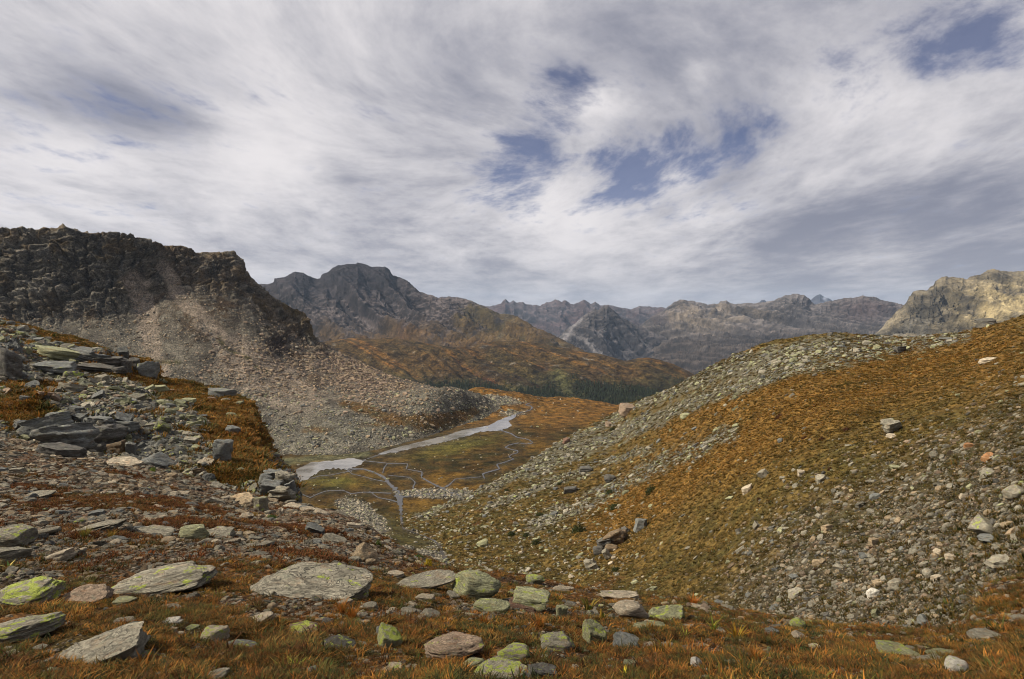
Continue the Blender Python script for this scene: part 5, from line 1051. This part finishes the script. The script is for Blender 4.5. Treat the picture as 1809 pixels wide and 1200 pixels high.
# the largest stones in view become objects of their own
CN = dict(g='grey', d='dark grey', p='pinkish', t='tan', w='white', G='greenish', b='brown', s='blue-grey', o='orange', c='pale', r='reddish')
WHERE = {'gravel': 'in the gravel', 'rim': 'in the rim grass', 'knoll': 'in the knoll rubble', 'scree': 'in the scree stripe', 'stony slope': 'on the stony slope', 'lower slope': 'on the lower slope', 'valley': 'in the valley', 'scree fan': 'on the scree fan'}
cand = [(d['s'][k], di, k) for di, d in enumerate(STONES) for k in np.where(d['s'] > 9.5)[0] if 4 < d['px'][k] < 1805 and d['py'][k] < 1192]
cand.sort(reverse=True); used = set(); picked = {}; count = 0; quota = {}
LMA = np.array([(a, b) for a, b, *_ in LM])
for s_, di, k in cand:
    if count >= 290: break
    d = STONES[di]; x, y = d['px'][k], d['py'][k]
    if quota.get(d['region'], 0) > 75: continue
    if not visible(d['pos'][k] + np.array([0, 0, d['scl'][k][2] * .4])): continue
    dist = np.hypot(LMA[:, 0] - x, LMA[:, 1] - y); order = np.argsort(dist)
    if any(abs(x - a) < w_ / 2 and abs(y - b) < h_ / 2 for a, b, w_, h_, _ in LM): continue
    lab = None
    for j in order[:2]:
        if dist[j] > 190: break
        dx, dy = x - LM[j][0], y - LM[j][1]
        rel = ('just ' if dist[j] < 55 else '') + (('right of' if dx > 0 else 'left of') if abs(dx) > 2 * abs(dy) else ('above' if dy < 0 else 'below') if abs(dy) > 2 * abs(dx) else ('above and ' if dy < 0 else 'below and ') + ('right of' if dx > 0 else 'left of'))
        size = 'large' if s_ > 22 else 'fist-shaped' if False else 'smaller' if s_ < 13 else 'mid-sized'
        t_ = '%s %s stone %s %s the %s' % (size, CN[d['pal'][k]], WHERE[d['region']], rel, LM[j][4])
        if t_ not in used and len(t_.split()) <= 16: lab = t_; break
    if not lab: continue
    used.add(lab); quota[d['region']] = quota.get(d['region'], 0) + 1; count += 1; picked.setdefault(di, []).append(k)
    o = bpy.data.objects.new('stone', single_meshes[rng.integers(0, len(single_meshes))]); COL.objects.link(o)
    o.location = d['pos'][k]; o.rotation_euler = d['rot'][k]; o.scale = d['scl'][k]; o.color = d['tint'][k]
    o['label'] = lab; o['category'] = 'stone'; o['group'] = 'stones ' + WHERE[d['region']]
byname = {}
for di, d in enumerate(STONES):
    m = np.ones(len(d['pos']), bool); m[picked.get(di, [])] = False
    for key in ('pos', 'rot', 'scl', 'tint'): byname.setdefault(d['name'], {}).setdefault(key, []).append(d[key][m])
for nm, dd in byname.items(): stuff(nm, stone_coll, *[np.concatenate(dd[k]) for k in ('pos', 'rot', 'scl', 'tint')])

# ================================================================== grass and heath
def tuft_mesh(seed, n, spread, lean, mat, width=.05, name='tuft'):
    r = np.random.default_rng(seed); V, Fc, C = [], [], []
    for k in range(n):
        a = r.uniform(0, 2 * math.pi); d = spread * math.sqrt(r.random()); b = np.array([d * math.cos(a), d * math.sin(a), -.08]); az = a + r.normal(0, .9)
        L = r.uniform(.55, 1.1); ln = lean * r.uniform(.3, 1.5); dirv = np.array([math.cos(az), math.sin(az), 0]); sd_ = np.array([-math.sin(az), math.cos(az), 0]) * width * r.uniform(.6, 1.3)
        cb = np.array(r.choice([0, 1, 2, 3], p=[.5, .22, .16, .12])); c = [(1, 1, 1), (.62, .78, .8), (1.35, 1.15, .9), (.45, .85, .75)][int(cb)]; j = r.uniform(.75, 1.25)
        i0 = len(V)
        for t_, wd in ((0, 1), (.5, .85), (1, 0)):
            cpos = b + np.array([0, 0, L * t_ * (1 - .25 * t_ * ln)]) + dirv * ln * L * t_ ** 1.7
            V += [cpos - sd_ * wd, cpos + sd_ * wd] if wd else [cpos]
        Fc += [(i0, i0 + 1, i0 + 3, i0 + 2), (i0 + 2, i0 + 3, i0 + 4)]; C += [tuple(x * j for x in c)] * 5
    me = bpy.data.meshes.new(name); me.from_pydata([tuple(x) for x in V], [], Fc); at = me.color_attributes.new('Col', 'FLOAT_COLOR', 'POINT')
    at.data.foreach_set('color', np.array([(*c, 1) for c in C], np.float32).ravel()); me.materials.append(mat); me.update(); return me
grass_coll = variants('grass_kind', [tuft_mesh(i, 34, .75, .9, m_blade, .042) for i in range(6)])
heath_coll = variants('heath_kind', [tuft_mesh(60 + i, 26, .7, .5, m_blade, .075) for i in range(5)])
GC = np.array([(.27, .125, .028), (.22, .088, .02), (.17, .10, .028), (.10, .085, .022), (.34, .165, .035), (.10, .045, .016), (.055, .052, .018)])
def tufts(S, name, coll, weight, n, h_med, h_sig, palette, field_scale, hmax=1e9, pxmin=0, flat=1.0):
    p, nn, vi = scatter(S, weight, n)
    if S is S1:
        qx, qy, _ = project(p); keep = np.ones(len(p), bool)
        for a, b, w_, h_, _s in LM: keep &= (((qx - a) / (w_ * .5)) ** 2 + ((qy - b + .02 * h_) / (h_ * .46 + 1)) ** 2) > 1
        p, nn = p[keep], nn[keep]
    N = len(p)
    h = np.clip(np.exp(rng.normal(math.log(h_med), h_sig, N)), .02, hmax); h = np.maximum(h, pxmin * p[:, 1] / F)
    nrm = nn * .35 + np.array([0, 0, .65]); rot = euler_from(nrm + rng.normal(0, .08, (N, 3)), rng.uniform(0, 2 * math.pi, N))
    scl = np.stack([h * rng.uniform(.8, 1.5, N), h * rng.uniform(.8, 1.5, N), h * flat], -1)
    f = np.clip((fbm(p / field_scale + 200, 4) + .55) / 1.1 + rng.normal(0, .2, N), 0, .999) * len(palette)
    i = f.astype(int); tint = np.ones((N, 4)); tint[:, :3] = palette[i] * rng.uniform(.5, 1.15, N)[:, None]
    return stuff(name, coll, p, rot, scl, tint)
px, py = S1.px, S1.py
near_w = np.clip((S1.Y / 3.0) ** -.35, .2, 1.2)
tufts(S1, 'grass', grass_coll, S1.grass * (1 - .9 * S1.dirt) * near_w * (.10 + .9 * sstep(fbm(S1.co / .6 + 321, 4, .6), -.22, .12)), 34000, .0225, .38, GC[[3, 5, 2, 6, 1, 5, 0, 3, 4, 6]], .7, .10)
tufts(S1, 'heath', heath_coll, S1.heath * (py < 1040) + .05 * (py < 1010), 11000, .042, .3, np.array([(.14, .052, .019), (.11, .044, .017), (.17, .08, .024), (.075, .055, .02)]), 1.5, .13, 0, .75)
tufts(S2, 'knoll_grass', heath_coll, S2.grass + .03, 9000, .22, .35, np.array([(.08, .064, .018), (.15, .085, .022), (.25, .125, .03), (.19, .09, .024)]), 4, .6, 3.5, .7)
tufts(S3, 'slope_grass', heath_coll, .35 + .9 * S3.og - .12 * np.clip(S3.ston * 1.2, 0, 1), 34000, .26, .35, np.array([(.07, .05, .014), (.11, .06, .015), (.20, .088, .017), (.26, .115, .02)]), 14, .8, 3.6, .7)
# reweighted colours for the slope: turf outside the orange belt is olive
o = bpy.data.objects['slope_grass']; me = o.data; n_ = len(me.vertices); pc = np.zeros(n_ * 3, np.float32); me.vertices.foreach_get('co', pc); pc = pc.reshape(-1, 3)
qx, qy, _ = project(pc)
ogp = band(qx, qy, [(1080,920),(1180,850),(1300,780),(1420,715),(1540,670),(1650,640),(1760,620)], 66); ogp = np.maximum(ogp, .85 * band(qx, qy, [(1180,770),(1300,715),(1420,675),(1520,650)], 24))
tn = np.ones((n_, 4)); mixf = np.clip(ogp * (.7 + 1.5 * fbm(pc / 8 + 71, 4)) + rng.normal(0, .2, n_), 0, 1)
tn[:, :3] = lerp3(np.array([(.072, .052, .015)]) * rng.uniform(.6, 1.5, n_)[:, None], np.array([(.22, .112, .026)]) * rng.uniform(.5, 1.35, n_)[:, None], mixf)
me.attributes['tint'].data.foreach_set('color', tn.astype(np.float32).ravel())

# ================================================================== conifer wood on the far hill
def conifer(seed):
    r = np.random.default_rng(seed); V, Fc, C = [], [], []
    def cone(z0, z1, rad, n=7):
        i0 = len(V)
        for k in range(n): a = 2 * math.pi * k / n + r.uniform(-.2, .2); q = rad * r.uniform(.7, 1.15); V.append((q * math.cos(a), q * math.sin(a), z0 + r.uniform(-.04, .04)))
        V.append((0, 0, z1))
        for k in range(n): Fc.append((i0 + k, i0 + (k + 1) % n, i0 + n))
        C.extend([r.uniform(.75, 1.3)] * (n + 1))
    cone(-.1, .5, .025, 5)
    for k in range(6): z = .12 + .13 * k; cone(z, z + .30, .19 * (1 - k / 7.0) + .02)
    me = bpy.data.meshes.new('conifer'); me.from_pydata(V, [], Fc); at = me.color_attributes.new('Col', 'FLOAT_COLOR', 'POINT')
    at.data.foreach_set('color', np.array([(c, c, c, 1) for c in C], np.float32).ravel()); me.materials.append(m_blade); me.update(); return me
tree_coll = variants('conifer_kind', [conifer(i) for i in range(5)])
px, py = S6.px, S6.py
wt_ = np.clip(1.1 * blob(px, py, 1085, 700, 75, 24, 4) + .8 * blob(px, py, 1150, 690, 40, 12) + .8 * blob(px, py, 975, 692, 45, 18, 25) + 1.1 * blob(px, py, 890, 685, 60, 14, 8) + 1.1 * blob(px, py, 800, 672, 70, 11, 6) + .5 * blob(px, py, 1040, 672, 120, 10, 8) + .6 * blob(px, py, 1190, 660, 26, 12, 30), 0, 1)
wt_ = wt_ * (1 - .85 * band(px, py, [(985,655),(1010,690),(1030,720)], 10)) * sstep(fbm(S6.co / 60 + 3, 3) + wt_ * .8, .05, .5) + .002
p, nn, vi = scatter(S6, wt_ ** 1.2 * sstep(py + 12 * fbm(S6.co / 90, 3), 652, 680), 4600); N = len(p); h = rng.uniform(3, 11, N)
stuff('conifer_wood', tree_coll, p, np.stack([rng.normal(0, .03, N), rng.normal(0, .03, N), rng.uniform(0, 6.3, N)], -1), np.stack([h * 1.1, h * 1.1, h], -1),
      np.concatenate([np.array([(.028, .036, .018)]) * rng.uniform(.6, 1.4, N)[:, None], np.ones((N, 1))], -1))

# ================================================================== shrubs and plants
def shrub_mesh(seed):
    r = np.random.default_rng(seed); V, Fc, C = [], [], []
    for k in range(620):
        d = r.normal(size=3); d[2] = abs(d[2]); d /= np.linalg.norm(d); p_ = d * (r.uniform(.55, 1.0) * (1 + .3 * fbm(d[None] * 1.6 + seed * 3, 2)[0])) * np.array([1, 1, .62])
        u = r.normal(size=3); u -= u @ d * d * .6; u /= np.linalg.norm(u); w_ = np.cross(d, u); s_ = r.uniform(.05, .11); i0 = len(V)
        V += [tuple(p_ - u * s_), tuple(p_ + w_ * s_ * .5), tuple(p_ + u * s_ + d * s_ * .5), tuple(p_ - w_ * s_ * .5)]; Fc.append((i0, i0 + 1, i0 + 2, i0 + 3)); C += [r.uniform(.6, 1.5)] * 4
    me = bpy.data.meshes.new('shrub'); me.from_pydata(V, [], Fc); at = me.color_attributes.new('Col', 'FLOAT_COLOR', 'POINT')
    at.data.foreach_set('color', np.array([(c, c, c * .9, 1) for c in C], np.float32).ravel()); me.materials.append(m_leaf); me.update(); return me
shm = [shrub_mesh(i) for i in range(3)]
def shrub(name, px, py, w, h, colr, label, cat, group=None):
    H = hit(px, py + .3 * h)
    if not H: return
    mpp = H[0][1] / F; o = bpy.data.objects.new(name, shm[rnd.randrange(3)]); COL.objects.link(o)
    o.location = H[0] - np.array([0, 0, .12 * h * mpp]); o.scale = (w * mpp / 2, w * mpp * .4, h * mpp * 1.1); o.rotation_euler = (0, 0, rnd.uniform(0, 6)); o.rotation_euler = (0, 0, rnd.uniform(-.5, .5))
    q = Vector(H[1]); o.rotation_mode = 'QUATERNION'; o.rotation_quaternion = Vector((0, 0, 1)).rotation_difference((q * .6 + Vector((0, 0, .4))).normalized())
    o.color = (*colr, 1); o['label'] = label; o['category'] = cat
    if group: o['group'] = group
DG, RD = (.030, .038, .012), (.055, .022, .012)
for x, y, w, h, l in [(1023,932,32,22,'largest dark green juniper mat, left of the dark standing block'),(1080,868,26,14,'dark green juniper mat below the dark scree boulder'),(1152,862,28,16,'dark green juniper mat between the scree and the orange grass'),
        (903,941,18,14,'left dark green bush of the pair low on the scree slope'),(930,944,18,12,'right dark green bush of the pair low on the scree slope'),(948,956,22,16,'dark green bush below the pair of bushes on the lower slope'),(972,938,12,8,'small dark green bush left of the largest juniper mat'),
        (1088,893,28,14,'dark green juniper mat above the largest mat on the middle slope'),(1088,1005,20,14,'dark green bush at the foot of the dark craggy outcrop'),(1082,757,12,9,'dark green bush near the smaller pink boulder'),(953,908,17,11,'dark green bush on the left end of the scree stripe'),
        (988,854,11,7,'small dark green bush on the left scree, beside the dark low rock'),(895,866,12,6,'small dark green mat at the valley foot of the slope'),(1130,706,8,6,'tiny dark green bush on the slope skyline near the pink boulder')]:
    shrub('juniper_shrub', x, y, w, h, DG, l, 'shrub', 'dark green shrubs on the right slope')
for x, y, w, h, l in [(1496,757,17,10,'dark reddish heather tuft left of the layered border block'),(1422,772,15,8,'left dark reddish tuft in the orange grass belt'),(1452,774,14,9,'dark reddish tuft right of the left one in the orange belt'),(1467,827,11,9,'dark reddish tuft below the orange grass belt'),
        (1341,880,9,8,'dark reddish tuft under the pale grass-slope stone'),(1376,735,20,9,'purple-brown heather patch high in the orange grass'),(1541,968,10,9,'dark reddish tuft under the orange-edged block'),(1440,1005,9,9,'dark reddish tuft low on the stony slope')]:
    shrub('heather_tuft', x, y, w, h, RD, l, 'heather', 'dark reddish tufts on the right slope')
for x, y, w, h, cl, l in [(756,993,16,22,(.30,.22,.02),'small yellow bush on the rim left of the gully stream'),(740,983,20,14,(.05,.085,.022),'small green bush beside the yellow bush on the rim'),(269,829,12,12,(.13,.17,.03),'small fresh green bush in front of the large blue-grey rock'),
        (668,958,13,18,(.06,.085,.02),'low green shrub behind the tan pointed boulder'),(480,922-10,22,10,(.05,.08,.022),'low green cushion on the gravel slope edge'),(617,936,14,9,(.06,.10,.02),'tiny green cushion near the pale edge stone'),(1418,1149,46,18,(.035,.062,.02),'dark green leafy patch in the grass at lower right'),
        (450,908,22,11,(.22,.13,.03),'ochre leafy cushion beside the upright lichen-faced block')]:
    shrub('shrub', x, y, w, h, cl, l, 'bush')
def plant(name, px, py, h, colr, label, cat, seed, n=9, lean=.7, width=.11):
    H = hit(px, min(py + h * .45, 1290)); mpp = H[0][1] / F; me = tuft_mesh(seed, n, .16, lean, m_leaf, width, 'plant')
    o = bpy.data.objects.new(name, me); COL.objects.link(o); o.location = H[0]; s_ = h * mpp * 1.1; o.scale = (s_, s_, s_); o.rotation_euler = (0, 0, seed); o.color = (*colr, 1); o['label'] = label; o['category'] = cat
for k, (x, y, h, cl, n, ln, wd, l) in enumerate([(523,1173,18,(.22,.26,.03),9,1.1,.09,'small yellow-green rosette in the grass left of the bottom grey-green stone'),(1262,1101,30,(.20,.18,.03),22,.5,.035,'tall yellow-green leafy plant on the right part of the rim'),(1303,1117,26,(.26,.16,.02),20,.7,.06,'yellow-orange leafy plant right of the tall yellow-green one'),
        (1040,1066,26,(.14,.10,.02),16,.6,.10,'brownish leafy plant left of the pale yellowish boulder'),(1062,1085,22,(.16,.11,.02),14,.7,.1,'second brownish leafy plant, nearer the upright lichen-edged wedge'),(14,996,16,(.34,.30,.10),7,1.3,.10,'pale straw-coloured leaf tuft under the left-edge blocks'),
        (1103,1188,16,(.36,.30,.03),12,.7,.1,'small yellow plant at the bottom of the picture centre-right'),(1210,1118,20,(.20,.20,.03),9,.8,.07,'thin yellow-green plant left of the tall leafy plant')]):
    plant('leafy_plant', x, y, h, cl, l, 'plant', 300 + k, n, ln, wd)
for k, (x, y, h, cl, l) in enumerate([(150,939,24,(.16,.13,.03),'olive grass tuft in front of the tilted layered slab, left one'),(196,943,18,(.22,.14,.03),'olive grass tuft in front of the tilted layered slab, right one'),(603,1070,30,(.27,.105,.022),'bright orange grass tuft, left of two beside the soil patch'),(622,1080,30,(.27,.105,.022),'bright orange grass tuft, right of two beside the soil patch'),
        (955,1098,26,(.27,.105,.022),'bright orange grass tuft below the reddish broken block'),(1335,1155,30,(.27,.105,.022),'bright orange grass tuft above a dark soil hollow at lower right'),(855,1092,26,(.27,.105,.022),'orange-red grass tuft on the soil patch in the middle'),(1225,1060,22,(.34,.11,.02),'reddish grass tuft on the rim skyline right of the pale boulder')]):
    plant('grass_tuft', x, y, h, cl, l, 'grass tuft', 400 + k, 110, .55, .016)
    bpy.data.objects[-1] if False else None
